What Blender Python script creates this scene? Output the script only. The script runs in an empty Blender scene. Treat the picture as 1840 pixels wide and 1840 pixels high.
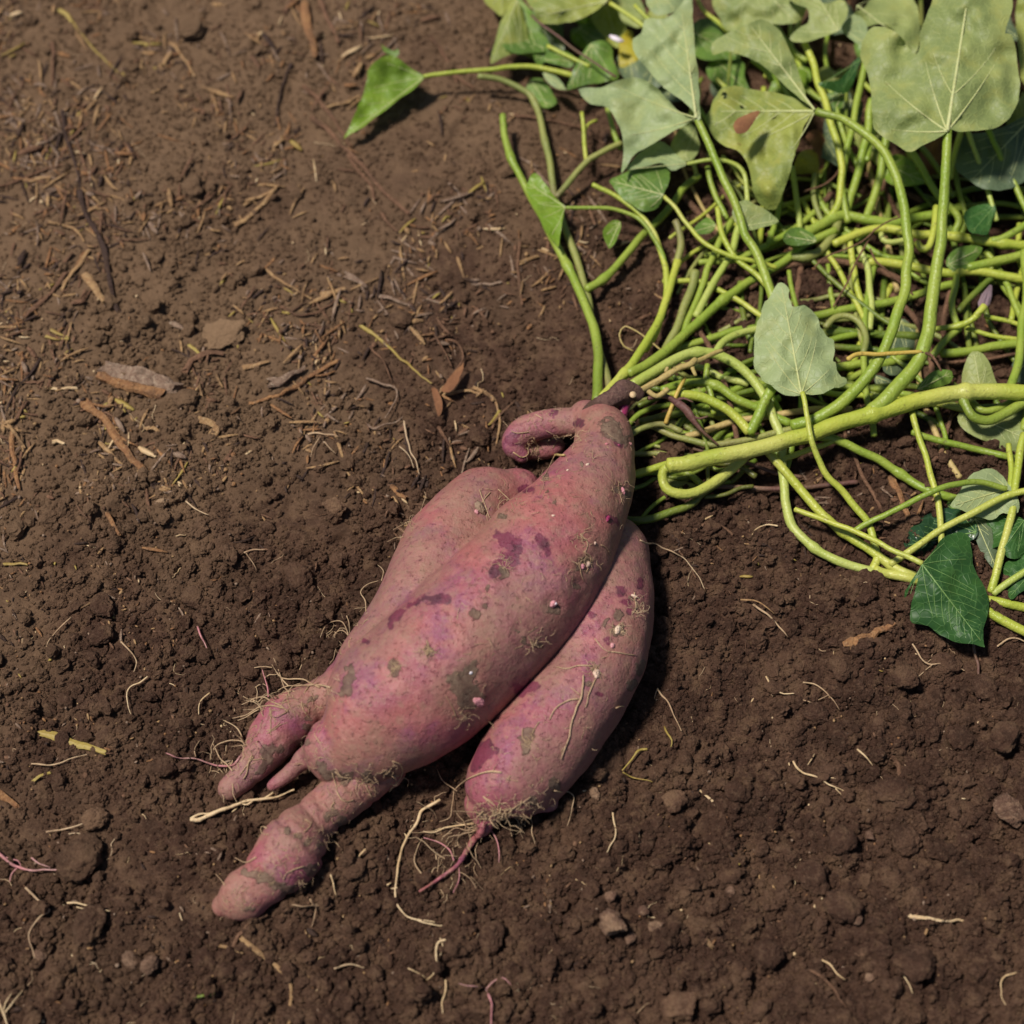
import bpy, bmesh, math, random
import numpy as np
from mathutils import Vector, Matrix
from mathutils.bvhtree import BVHTree
from mathutils.geometry import delaunay_2d_cdt

random.seed(7)
rng = np.random.default_rng(11)
scene = bpy.context.scene
COL = scene.collection

# ------------------------------------------------------------------ camera
U = 0.00022                     # metres per unit: one unit is about one millimetre and a fifth of a fingertip
LENS = 60.0
K = 36.0 / LENS
DIST = 1840 * U / K
ELEV = math.radians(60)
CAM = np.array([0.0, -DIST * math.cos(ELEV), DIST * math.sin(ELEV)])
FWD = np.array([0.0, math.cos(ELEV), -math.sin(ELEV)])
UPV = np.array([0.0, math.sin(ELEV), math.cos(ELEV)])
RGT = np.array([1.0, 0.0, 0.0])
cd = bpy.data.cameras.new('camera')
cam = bpy.data.objects.new('camera', cd)
COL.objects.link(cam)
cam.location = CAM
cam.rotation_euler = (math.pi / 2 - ELEV, 0, 0)
cd.lens = LENS
cd.sensor_width = 36
cd.clip_start = 0.01
cd.clip_end = 200
cd.dof.use_dof = True
cd.dof.focus_distance = DIST - 0.030
cd.dof.aperture_fstop = 7.0
scene.camera = cam

# ------------------------------------------------------------------ light
SUN_EL = math.radians(65)
SUN_AZ = (-1.0, 0.04)
world = bpy.data.worlds.new('World')
scene.world = world
world.use_nodes = True
nt = world.node_tree
bg = nt.nodes['Background']
sky = nt.nodes.new('ShaderNodeTexSky')
sky.sky_type = 'NISHITA'
sky.sun_disc = False
sky.sun_elevation = SUN_EL
sky.sun_rotation = math.atan2(SUN_AZ[0], SUN_AZ[1])
nt.links.new(sky.outputs[0], bg.inputs[0])
bg.inputs[1].default_value = 0.05
sl = bpy.data.lights.new('sun', 'SUN')
sl.energy = 4.7
sl.angle = math.radians(8.0)
sl.color = (1.0, 0.93, 0.83)
so = bpy.data.objects.new('sun', sl)
COL.objects.link(so)
nrm = math.hypot(*SUN_AZ)
TOSUN = Vector((SUN_AZ[0] / nrm * math.cos(SUN_EL), SUN_AZ[1] / nrm * math.cos(SUN_EL), math.sin(SUN_EL)))
so.rotation_euler = TOSUN.to_track_quat('Z', 'Y').to_euler()
so.location = TOSUN * 2
scene.view_settings.view_transform = 'Standard'
scene.view_settings.look = 'None'
scene.view_settings.exposure = 0.0
scene.view_settings.gamma = 1.0
scene.view_settings.use_curve_mapping = False

# ------------------------------------------------------------------ geometry helpers
def rays(px, py):
    px = np.asarray(px, float); py = np.asarray(py, float)
    a = (px - 920) / 1840 * K
    b = -(py - 920) / 1840 * K
    return FWD + a[..., None] * RGT + b[..., None] * UPV

def P(px, py, h=0.0):
    """point at height h (units) on the line of sight of a spot of the photograph"""
    d = rays(px, py)
    t = (np.asarray(h, float) * U - CAM[2]) / d[..., 2]
    return CAM + d * t[..., None]

def toPx(v):
    q = v - CAM
    z = q @ FWD
    return 920 + (q @ RGT) / z / K * 1840, 920 - (q @ UPV) / z / K * 1840

def hsh(ix, iy, iz, s):
    n = (ix.astype(np.int64) * 374761393 + iy.astype(np.int64) * 668265263 + iz.astype(np.int64) * 2147483647 + s * 974634777) & 0xFFFFFFFF
    n = ((n ^ (n >> 13)) * 1274126177) & 0xFFFFFFFF
    n = ((n ^ (n >> 16)) * 2246822519) & 0xFFFFFFFF
    return ((n ^ (n >> 15)) & 0xFFFFFF) / float(0xFFFFFF)

def vn2(x, y, s=0):
    x = np.asarray(x, float); y = np.asarray(y, float)
    ix = np.floor(x); iy = np.floor(y); fx = x - ix; fy = y - iy
    fx = fx * fx * fx * (fx * (fx * 6 - 15) + 10); fy = fy * fy * fy * (fy * (fy * 6 - 15) + 10)
    z = np.zeros_like(ix)
    a = hsh(ix, iy, z, s); b = hsh(ix + 1, iy, z, s); c = hsh(ix, iy + 1, z, s); d = hsh(ix + 1, iy + 1, z, s)
    return ((a + (b - a) * fx) * (1 - fy) + (c + (d - c) * fx) * fy) * 2 - 1

def vn3(p, s=0):
    i = np.floor(p); f = p - i; f = f * f * (3 - 2 * f)
    r = 0
    for dx in (0, 1):
        for dy in (0, 1):
            for dz in (0, 1):
                w = (f[:, 0] if dx else 1 - f[:, 0]) * (f[:, 1] if dy else 1 - f[:, 1]) * (f[:, 2] if dz else 1 - f[:, 2])
                r = r + w * hsh(i[:, 0] + dx, i[:, 1] + dy, i[:, 2] + dz, s)
    return r * 2 - 1

def worley(x, y, s):
    ix = np.floor(x); iy = np.floor(y)
    best = np.full(x.shape, 9.0); val = np.zeros(x.shape)
    z = np.zeros_like(ix)
    for dx in (-1, 0, 1):
        for dy in (-1, 0, 1):
            cx = ix + dx; cy = iy + dy
            r1 = hsh(cx, cy, z, s); r2 = hsh(cx, cy, z, s + 1); r3 = hsh(cx, cy, z, s + 2)
            d = np.hypot(cx + r1 - x, cy + r2 - y) / (0.55 + 0.75 * r3)
            m = d < best
            best = np.where(m, d, best); val = np.where(m, r3, val)
    return best, val

def crumbly(X, Y):
    c = 0.56 + 0.00042 * X - 0.00050 * Y + 0.30 * vn2(X / 330 + 5, Y / 330, 31) + 0.16 * vn2(X / 120, Y / 120, 32)
    return np.clip(c, 0.13, 1.0)

def gh_raw(x, y):
    """height of the soil in metres"""
    x = np.asarray(x, float); y = np.asarray(y, float)
    X = x / U; Y = y / U
    cm = crumbly(X, Y)
    wx = X + 9 * vn2(X / 22, Y / 22, 3); wy = Y + 9 * vn2(X / 22, Y / 22, 4)
    h = 15 * vn2(X / 420, Y / 420, 1) + 8 * vn2(X / 150 + 3, Y / 150, 2) + 5.0 * vn2(wx / 48, wy / 48, 5) + 2.6 * vn2(wx / 17, wy / 17, 8)
    for s, amp, thr, sd in ((92, 26, 0.62, 10), (46, 18, 0.42, 20), (23, 10.5, 0.28, 40), (12.5, 5.4, 0.12, 50)):
        d, v = worley(wx / s, wy / s, sd)
        h = h + amp * np.clip(cm * 1.1, 0, 1) * np.clip((v - thr) / (1 - thr) + 0.15, 0, 1) * np.clip(1 - (d / 0.62) ** 2, -0.25, 1)
    d, v = worley(wx / 60 + 40, wy / 60, 77)
    h = h - 12 * np.clip(cm - .2, 0, 1) * np.clip(v - 0.7, 0, 1) * 3 * np.clip(1 - d / 0.5, 0, 1)
    return (h - 3) * U

_gx = np.arange(-.30, .40, .0009); _gy = np.arange(-.25, .36, .0009)
_GZ = gh_raw(*np.meshgrid(_gx, _gy))
def gh(x, y):
    """the same, read off a fine grid where one is at hand"""
    x = np.asarray(x, float); y = np.asarray(y, float)
    u = (x - _gx[0]) / .0009; v = (y - _gy[0]) / .0009
    ok = (u >= 0) & (v >= 0) & (u < len(_gx) - 2) & (v < len(_gy) - 2)
    uc = np.clip(u, 0, len(_gx) - 2.001); vc = np.clip(v, 0, len(_gy) - 2.001)
    i = uc.astype(int); j = vc.astype(int); fu = uc - i; fv = vc - j
    z = (_GZ[j, i] * (1 - fu) + _GZ[j, i + 1] * fu) * (1 - fv) + (_GZ[j + 1, i] * (1 - fu) + _GZ[j + 1, i + 1] * fu) * fv
    return z if np.all(ok) else np.where(ok, z, gh_raw(x, y))

def G(px, py, lift=0.0):
    """point on the soil seen at a spot of the photograph"""
    px = np.asarray(px, float); py = np.asarray(py, float)
    h = np.zeros(px.shape)
    for _ in range(4):
        p = P(px, py, h + lift)
        h = gh(p[..., 0], p[..., 1]) / U
    return P(px, py, h + lift)

def catmull(pts, closed=False, step=8.0, n=None):
    p = np.asarray(pts, float)
    if len(p) == 2 and not closed:
        p = np.array([p[0], (p[0] + p[1]) / 2, p[1]])
    N = len(p)
    out = []
    segs = N if closed else N - 1
    for i in range(segs):
        if closed:
            a, b, c, d = p[(i - 1) % N], p[i], p[(i + 1) % N], p[(i + 2) % N]
        else:
            a = p[i - 1] if i > 0 else 2 * p[0] - p[1]
            b = p[i]; c = p[i + 1]
            d = p[i + 2] if i + 2 < N else 2 * p[-1] - p[-2]
        k = n or max(2, int(np.hypot(*(c - b)[:2]) / step))
        for j in range(k):
            t = j / k
            out.append(0.5 * ((2 * b) + (c - a) * t + (2 * a - 5 * b + 4 * c - d) * t * t + (3 * b - a - 3 * c + d) * t ** 3))
    if not closed:
        out.append(p[-1])
    return np.array(out)

def tube(pts, rad, sides=8, flat=1.0, cap=True, rough=0.0, jag=0.0):
    pts = np.asarray(pts, float); n = len(pts)
    rad = np.broadcast_to(np.asarray(rad, float), (n,)).copy()
    t = np.gradient(pts, axis=0)
    t /= np.maximum(np.linalg.norm(t, axis=1), 1e-12)[:, None]
    up = np.array([0, 0, 1.0])
    if abs(t[0] @ up) > 0.95: up = np.array([1.0, 0, 0])
    N = up - (up @ t[0]) * t[0]; N /= np.linalg.norm(N)
    Ns = [N]
    for i in range(1, n):
        N = N - (N @ t[i]) * t[i]; N /= max(np.linalg.norm(N), 1e-12); Ns.append(N)
    Ns = np.array(Ns); B = np.cross(t, Ns)
    a = np.linspace(0, 2 * math.pi, sides, endpoint=False)
    ca = np.cos(a)[None, :, None]; sa = np.sin(a)[None, :, None]
    R = rad[:, None, None]
    if rough:
        ii, jj = np.meshgrid(np.arange(n) / 7.0, np.arange(sides) * 5.3 + pts[0, 0] * 9e3, indexing='ij')
        R = R * (1 + rough * (vn2(ii, jj, 12) + .35 * (rng.random((n, sides)) - .5)))[:, :, None]
    v = pts[:, None, :] + R * (ca * Ns[:, None, :] * flat + sa * B[:, None, :])
    if jag:
        v[0] -= t[0] * rad[0] * jag * rng.random((sides, 1)) * 2; v[-1] += t[-1] * rad[-1] * jag * rng.random((sides, 1)) * 2
    v = v.reshape(-1, 3)
    i = np.arange(n - 1)[:, None] * sides; j = np.arange(sides)[None, :]; j2 = (j + 1) % sides
    f = np.stack([i + j, i + j2, i + sides + j2, i + sides + j], -1).reshape(-1, 4).tolist()
    if cap:
        v = np.vstack([v, pts[0] - t[0] * rad[0] * .4, pts[-1] + t[-1] * rad[-1] * .4])
        c0 = n * sides; c1 = c0 + 1; L = (n - 1) * sides
        for k in range(sides):
            k2 = (k + 1) % sides
            f.append([k2, k, c0]); f.append([L + k, L + k2, c1])
    return v, f

class MB:
    def __init__(s): s.v = []; s.f = []; s.m = []; s.n = 0
    def add(s, v, f, mi=0):
        v = np.asarray(v, float)
        s.v.append(v); o = s.n
        s.f += [[a + o for a in q] for q in f]; s.m += [mi] * len(f); s.n += len(v)
    def arr(s): return np.vstack(s.v)

WL = {}
def empty(name, loc):
    o = bpy.data.objects.new(name, None); COL.objects.link(o)
    o.empty_display_size = 0.01
    o.location = loc; WL[o.name] = np.array(loc, float)
    return o

def mk(name, v, f, mat, parent=None, smooth=True, mi=None):
    v = np.asarray(v, float)
    if parent is not None: org = WL[parent.name]
    else:
        org = v.mean(0); org[2] = v[:, 2].min()
    me = bpy.data.meshes.new(name)
    me.from_pydata((v - org).tolist(), [], f)
    for m in (mat if isinstance(mat, (list, tuple)) else [mat]): me.materials.append(m)
    if mi is not None: me.polygons.foreach_set('material_index', mi)
    if smooth: me.polygons.foreach_set('use_smooth', [True] * len(me.polygons))
    me.update()
    o = bpy.data.objects.new(name, me); COL.objects.link(o)
    if parent is not None:
        o.parent = parent; WL[o.name] = org
    else:
        o.location = org; WL[o.name] = org
    return o

def tag(o, label=None, cat=None, group=None, kind=None):
    if label: o['label'] = label
    if cat: o['category'] = cat
    if group: o['group'] = group
    if kind: o['kind'] = kind
    return o

# ------------------------------------------------------------------ materials
class M:
    def __init__(s, name):
        s.m = bpy.data.materials.new(name); s.m.use_nodes = True
        s.t = s.m.node_tree; s.b = s.t.nodes['Principled BSDF']; s.out = s.t.nodes['Material Output']
    def n(s, typ, **kw):
        x = s.t.nodes.new('ShaderNode' + typ)
        for k, v in kw.items():
            if k.startswith('i_'):
                key = k[2:]
                key = int(key) if key.isdigit() else key.replace('_', ' ')
                x.inputs[key].default_value = v
            else: setattr(x, k, v)
        return x
    def l(s, a, b): s.t.links.new(a, b)
    def pos(s):
        if not hasattr(s, '_p'): s._p = s.n('NewGeometry').outputs['Position']
        return s._p
    def noise(s, scale, detail=4, rough=.55, vec=None, dist=0.0):
        x = s.n('TexNoise', i_Scale=scale, i_Detail=detail, i_Roughness=rough, i_Distortion=dist)
        s.l(vec or s.pos(), x.inputs['Vector']); return x.outputs['Fac']
    def ramp(s, fac, a, b):
        x = s.n('MapRange', clamp=True)
        x.interpolation_type = 'SMOOTHSTEP'
        x.inputs['From Min'].default_value = a; x.inputs['From Max'].default_value = b
        s.l(fac, x.inputs['Value']); return x.outputs['Result']
    def val(s, v):
        x = s.n('Value'); x.outputs[0].default_value = v; return x.outputs[0]
    def math(s, op, a, b=None, clamp=False):
        x = s.n('Math', operation=op); x.use_clamp = clamp
        for i, q in enumerate((a, b)):
            if q is None: continue
            if isinstance(q, (int, float)): x.inputs[i].default_value = q
            else: s.l(q, x.inputs[i])
        return x.outputs[0]
    def mix(s, fac, a, b, mode='MIX'):
        x = s.n('Mix', data_type='RGBA', blend_type=mode)
        for i, q in ((0, fac), (6, a), (7, b)):
            if isinstance(q, (int, float)): x.inputs[i].default_value = q
            elif isinstance(q, tuple): x.inputs[i].default_value = q + (1,) if len(q) == 3 else q
            else: s.l(q, x.inputs[i])
        return x.outputs[2]
    def bump(s, h, strength, dist, prev=None):
        x = s.n('Bump', i_Strength=strength, i_Distance=dist)
        s.l(h, x.inputs['Height'])
        if prev is not None: s.l(prev, x.inputs['Normal'])
        return x.outputs[0]
    def done(s, col=None, normal=None, rough=.6, spec=.5, sss=None, sheen=None):
        if col is not None:
            if isinstance(col, tuple): s.b.inputs['Base Color'].default_value = col + (1,)
            else: s.l(col, s.b.inputs['Base Color'])
        if normal is not None: s.l(normal, s.b.inputs['Normal'])
        if isinstance(rough, (int, float)): s.b.inputs['Roughness'].default_value = rough
        else: s.l(rough, s.b.inputs['Roughness'])
        s.b.inputs['Specular IOR Level'].default_value = spec
        if sss:
            s.b.inputs['Subsurface Weight'].default_value = sss
            s.b.inputs['Subsurface Radius'].default_value = (1, .5, .3)
            s.b.inputs['Subsurface Scale'].default_value = 0.002
        return s.m

def m_soil(name='soil', light=1.0, tint=(1, 1, 1)):
    s = M(name)
    sc = lambda c: tuple(c[i] * light * tint[i] for i in range(3))
    n1 = s.noise(55, 5, .6); n2 = s.noise(420, 4, .65); n3 = s.noise(9, 4, .6); n4 = s.noise(1700, 2, .6)
    c = s.mix(s.ramp(n1, .42, .58), sc((.072, .037, .0250)), sc((.113, .062, .040)))
    nm = s.noise(110, 5, .7)
    c = s.mix(s.math('MULTIPLY', s.ramp(nm, .52, .62), .5), c, sc((.175, .105, .062)))
    c = s.mix(s.math('MULTIPLY', s.ramp(nm, .46, .38), .6), c, sc((.050, .027, .018)))
    c = s.mix(s.math('MULTIPLY', s.ramp(n2, .52, .68), .6), c, sc((.166, .099, .063)))
    c = s.mix(s.math('MULTIPLY', s.ramp(n4, .55, .7), .5), c, sc((.16, .105, .075)))
    c = s.mix(s.math('MULTIPLY', s.ramp(n4, .45, .32), .5), c, sc((.035, .02, .015)))
    # dry dusty crust towards the left
    x = s.n('SeparateXYZ'); s.l(s.pos(), x.inputs[0])
    k = s.math('ADD', s.math('MULTIPLY', x.outputs[0], -1.5), s.math('MULTIPLY', x.outputs[1], 1.0))
    k = s.math('ADD', k, n3)
    dust = s.math('MULTIPLY', s.ramp(k, .50, .85), .72)
    c = s.mix(dust, c, sc((.225, .143, .085)))
    h = s.math('ADD', s.noise(900, 6, .7), s.math('MULTIPLY', s.noise(2600, 3, .6), .5))
    b = s.bump(h, 1.0, .0014)
    return s.done(c, b, .95, .12)
MAT = {}
MAT['soil'] = m_soil()
MAT['stone'] = m_soil('stone', 2.2, (1, 1.08, 1.12))
MAT['tan_clod'] = m_soil('dry_clod', 1.45, (1, 1.02, 1.0))

def m_wood(name, c1, c2, c3):
    s = M(name)
    tc = s.n('TexCoord'); mp = s.n('Mapping'); mp.inputs['Scale'].default_value = (1, 1, 1); s.l(s.pos(), mp.inputs[0])
    n1 = s.noise(240, 5, .75, dist=1.5); n2 = s.noise(900, 4, .7)
    c = s.mix(s.ramp(n1, .35, .62), c1, c2)
    c = s.mix(s.math('MULTIPLY', s.ramp(n2, .5, .7), .6), c, c3)
    c = s.mix(s.math('MULTIPLY', s.ramp(s.noise(70, 4, .7), .5, .65), .6), c, (.10, .06, .04))
    return s.done(c, s.bump(s.math('ADD', n1, n2), 1.0, .0012), .9, .15)

def m_skin():
    s = M('sweet_potato_skin')
    a = s.n('Attribute', attribute_name='marks')
    sep = s.n('SeparateColor'); s.l(a.outputs['Color'], sep.inputs[0])
    R, Gc, B = sep.outputs
    n1 = s.noise(28, 3, .55); n2 = s.noise(60, 4, .6); n3 = s.noise(400, 4, .65); n4 = s.noise(22, 5, .65); n5 = s.noise(1800, 2, .6)
    nb = s.noise(130, 4, .65)
    c = s.mix(s.ramp(n1, .42, .58), (.345, .112, .108), (.290, .082, .110))
    c = s.mix(s.math('MULTIPLY', s.ramp(n2, .52, .66), .75), c, (.235, .062, .130))
    c = s.mix(s.math('MULTIPLY', s.ramp(nb, .5, .64), .50), c, (.43, .175, .160))
    # dust film
    dn = s.math('ADD', n4, s.math('MULTIPLY', B, .42))
    d = s.math('MULTIPLY', s.ramp(dn, .50, .78), .62)
    d = s.math('MULTIPLY', d, s.math('ADD', s.math('MULTIPLY', s.ramp(n3, .3, .7), .5), .55))
    c = s.mix(d, c, (.235, .150, .102))
    sp = s.math('MULTIPLY', s.ramp(n5, .56, .70), .42)
    c = s.mix(sp, c, (.34, .21, .15))
    sp2 = s.math('MULTIPLY', s.ramp(n3, .44, .30), .60)
    c = s.mix(sp2, c, (.13, .05, .05))
    d2 = s.math('MULTIPLY', s.ramp(s.noise(170, 5, .7), .50, .62), .42)
    c = s.mix(d2, c, (.27, .165, .115))
    mp = s.n('Mapping'); mp.inputs['Rotation'].default_value = (0, 0, -.88); mp.inputs['Scale'].default_value = (2.8, 1, 1.3); s.l(s.pos(), mp.inputs[0])
    wr = s.noise(150, 4, .6, mp.outputs[0], .4)
    c = s.mix(s.math('MULTIPLY', s.ramp(wr, .42, .34), .22), c, (.17, .065, .06))
    # bruised wet patches, stuck soil
    rr = s.ramp(s.math('ADD', R, s.math('MULTIPLY', s.math('SUBTRACT', s.noise(260, 4, .7), .5), .9)), .36, .62)
    c = s.mix(s.math('MULTIPLY', rr, .88), c, s.mix(s.ramp(nb, .4, .6), (.072, .020, .036), (.150, .024, .056)))
    gg = s.ramp(s.math('ADD', Gc, s.math('MULTIPLY', s.math('SUBTRACT', s.noise(420, 5, .75), .5), 1.1)), .38, .58)
    c = s.mix(s.math('MULTIPLY', gg, .80), c, s.mix(s.ramp(n3, .4, .65), (.095, .065, .043), (.175, .13, .088)))
    # wrinkles running across
    h = s.math('ADD', s.noise(300, 5, .65), s.math('MULTIPLY', s.noise(1100, 4, .65), .55))
    h = s.math('ADD', h, s.math('MULTIPLY', gg, 1.2)); h = s.math('ADD', h, s.math('MULTIPLY', wr, .45))
    h = s.math('ADD', h, s.math('MULTIPLY', s.ramp(s.noise(520, 3, .6), .40, .33), -.8))
    b = s.bump(h, .75, .00080)
    r = s.math('ADD', .42, s.math('MULTIPLY', s.math('ADD', d, gg), .3))
    return s.done(c, b, r, .38, .03)
MAT['skin'] = m_skin()

def m_stem(name, c1, c2, c3=None, rough=.42, sc=1.0):
    s = M(name)
    f = lambda c: tuple(v * sc for v in c)
    n1 = s.noise(45, 3, .55); n2 = s.noise(260, 4, .6); n3 = s.noise(18, 2, .5)
    c = s.mix(s.ramp(n1, .35, .65), f(c1), f(c2))
    if c3: c = s.mix(s.math('MULTIPLY', s.ramp(n3, .52, .68), .75), c, f(c3))
    c = s.mix(s.math('MULTIPLY', s.ramp(s.noise(600, 3, .65), .60, .70), .55), c, (.10, .07, .03))
    g = s.n('NewGeometry'); z = s.n('SeparateXYZ'); s.l(g.outputs['Normal'], z.inputs[0])
    b = s.bump(s.math('ADD', n2, s.noise(900, 2, .5)), .5, .0006)
    return s.done(c, b, rough, .45, .08)
MAT['bright'] = m_stem('stem_bright', (.41, .44, .065), (.32, .385, .045), (.47, .47, .12))
MAT['green'] = m_stem('stem_green', (.20, .29, .032), (.27, .34, .05), (.15, .21, .025))
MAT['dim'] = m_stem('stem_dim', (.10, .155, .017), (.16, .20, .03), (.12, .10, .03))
MAT['olive'] = m_stem('stem_olive', (.26, .27, .075), (.20, .23, .06), (.17, .12, .07), .5)
MAT['pale'] = m_stem('stem_pale', (.40, .45, .12), (.34, .41, .08), (.29, .36, .05))
MAT['tanstem'] = m_stem('stem_tan', (.46, .34, .14), (.36, .28, .09), (.25, .15, .06), .6)
MAT['yellow'] = m_stem('stem_yellow', (.50, .36, .08), (.42, .30, .05), (.32, .15, .04), .5)
MAT['purple'] = m_stem('stem_purple', (.13, .055, .05), (.12, .07, .04), (.22, .15, .08), .6)
MAT['magenta'] = m_stem('magenta_bud', (.28, .03, .10), (.20, .02, .08), None, .35)
MAT['crown'] = m_wood('crown_bark', (.17, .095, .08), (.10, .055, .05), (.24, .16, .12))
MAT['cream'] = m_stem('cream_root', (.60, .44, .26), (.50, .34, .18), None, .6)
MAT['pinkroot'] = m_stem('pink_root', (.46, .17, .19), (.40, .22, .20), None, .5)
MAT['hair'] = m_stem('root_hair', (.46, .32, .19), (.34, .22, .13), (.52, .38, .24), .7)
MAT['budpink'] = m_stem('bud_pink', (.62, .30, .32), (.50, .20, .24), None, .4)
MAT['budtip'] = m_stem('bud_tip', (.68, .52, .40), (.62, .42, .34), None, .5)
MAT['wood'] = m_wood('weathered_wood', (.38, .20, .09), (.25, .12, .06), (.46, .30, .17))
MAT['greywood'] = m_wood('grey_wood', (.36, .25, .18), (.22, .14, .10), (.52, .42, .31))
MAT['darktwig'] = m_wood('dark_twig', (.075, .048, .04), (.05, .03, .024), (.14, .095, .075))
MAT['browntwig'] = m_wood('brown_twig', (.24, .13, .08), (.15, .08, .05), (.32, .19, .12))
MAT['straw'] = m_wood('straw', (.46, .29, .14), (.33, .19, .095), (.56, .40, .24))
MAT['ystraw'] = m_stem('yellow_straw', (.33, .25, .06), (.28, .19, .045), None, .6)
MAT['white'] = m_stem('white_petal', (.75, .70, .76), (.70, .62, .70), None, .6)
MAT['dryflower'] = m_stem('dry_flower', (.20, .14, .16), (.12, .08, .09), (.34, .22, .18), .8)

def m_leaf(name, c1, c2, c3, spots, rough=.5, trans=.28, spec=.4, cell=330, veinc=None):
    s = M(name)
    n1 = s.noise(26, 4, .6); n2 = s.noise(90, 4, .6)
    c = s.mix(s.ramp(n1, .42, .58), c1, tuple(q * .88 for q in c2))
    c = s.mix(s.math('MULTIPLY', s.ramp(n2, .5, .66), .38), c, tuple(q * f for q, f in zip(c3, (1.08, 1.03, .9))))
    v = s.n('TexVoronoi', feature='DISTANCE_TO_EDGE', i_Scale=cell)
    nw = s.n('TexNoise', i_Scale=120.0); s.l(s.pos(), nw.inputs['Vector'])
    mx = s.n('VectorMath', operation='MULTIPLY_ADD'); s.l(nw.outputs['Color'], mx.inputs[0])
    mx.inputs[1].default_value = (.004, .004, .004); s.l(s.pos(), mx.inputs[2]); s.l(mx.outputs[0], v.inputs['Vector'])
    net = s.ramp(v.outputs['Distance'], .10, .0)
    vc = veinc or tuple(min(1, q * 1.35) for q in c1)
    c = s.mix(s.math('MULTIPLY', net, .32), c, vc)
    if spots: c = s.mix(s.math('MULTIPLY', s.ramp(s.noise(140, 5, .7), .66, .74), spots), c, (.13, .06, .02))
    h = s.math('ADD', s.math('MULTIPLY', net, .6), s.noise(160, 4, .6))
    b = s.bump(h, .4, .0006)
    s.done(c, b, rough, spec)
    tr = s.n('BsdfTranslucent')
    s.l(s.mix(1.0, c, (1.0, 1.15, .45), 'MULTIPLY'), tr.inputs['Color']); s.l(b, tr.inputs['Normal'])
    ms = s.n('MixShader', i_0=trans)
    s.l(s.b.outputs[0], ms.inputs[1]); s.l(tr.outputs[0], ms.inputs[2]); s.l(ms.outputs[0], s.out.inputs[0])
    return s.m
MAT['lpale'] = m_leaf('leaf_underside_pale', (.325, .375, .13), (.27, .335, .12), (.39, .40, .12), .35)
MAT['lsage'] = m_leaf('leaf_underside_sage', (.345, .42, .20), (.29, .375, .18), (.39, .43, .17), .45)
MAT['lyell'] = m_leaf('leaf_underside_yellowing', (.32, .355, .08), (.26, .32, .085), (.43, .41, .09), .5)
MAT['lmid'] = m_leaf('leaf_mid_green', (.15, .265, .045), (.12, .215, .045), (.20, .29, .05), .2, .42)
MAT['lbright'] = m_leaf('leaf_fresh_green', (.20, .33, .03), (.165, .28, .03), (.26, .36, .045), .2, .45, .3)
MAT['ldark'] = m_leaf('leaf_upper_dark', (.035, .105, .022), (.026, .085, .022), (.055, .14, .025), .25, .48, .16, .35, 300, (.10, .22, .06))
MAT['ldeep'] = m_leaf('leaf_upper_blue_green', (.022, .065, .028), (.018, .055, .022), (.035, .085, .03), .1, .3, .12, .5, 300, (.06, .13, .06))
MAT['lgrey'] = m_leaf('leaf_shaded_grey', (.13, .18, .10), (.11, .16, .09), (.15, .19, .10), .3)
MAT['lbrown'] = m_leaf('leaf_withered_brown', (.22, .10, .05), (.15, .065, .035), (.30, .17, .08), .5, .8, .15, .2)
MAT['lgold'] = m_leaf('leaf_dying_yellow', (.42, .36, .03), (.36, .34, .05), (.45, .27, .03), .4)
MAT['vpale'] = m_stem('vein_pale', (.48, .50, .23), (.42, .45, .19), None, .5)
MAT['vdark'] = m_stem('vein_dark_leaf', (.16, .27, .08), (.13, .24, .07), None, .4)
# ------------------------------------------------------------------ ground
def axis(lo, hi, step):
    a = list(np.arange(lo, hi + step / 2, step))
    s = step; x = a[-1]; right = []
    for _ in range(58): s *= 1.16; x += s; right.append(x)
    s = step; x = a[0]; left = []
    for _ in range(58): s *= 1.16; x -= s; left.append(x)
    return np.array(left[::-1] + a + right)
def build_ground():
    xs = axis(-.285, .285, .00088); ys = axis(-.225, .335, .00088)
    X, Y = np.meshgrid(xs, ys)
    Z = gh_raw(X, Y)
    far = np.clip((np.hypot(X, Y) - 1.5) / 3, 0, 1)
    Z = Z * (1 - far)
    nx = len(xs); ny = len(ys)
    me = bpy.data.meshes.new('ground')
    me.vertices.add(nx * ny)
    me.vertices.foreach_set('co', np.stack([X, Y, Z], -1).astype(np.float32).ravel())
    i = np.arange(ny - 1)[:, None] * nx; j = np.arange(nx - 1)[None, :]
    q = np.stack([i + j, i + j + 1, i + nx + j + 1, i + nx + j], -1).reshape(-1, 4)
    me.loops.add(q.size); me.loops.foreach_set('vertex_index', q.ravel().astype(np.int32))
    me.polygons.add(len(q)); me.polygons.foreach_set('loop_start', np.arange(0, q.size, 4, dtype=np.int32))
    me.polygons.foreach_set('use_smooth', np.ones(len(q), bool))
    me.update(calc_edges=True)
    me.materials.append(MAT['soil'])
    o = bpy.data.objects.new('ground', me); COL.objects.link(o)
    tag(o, kind='structure')
build_ground()

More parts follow.
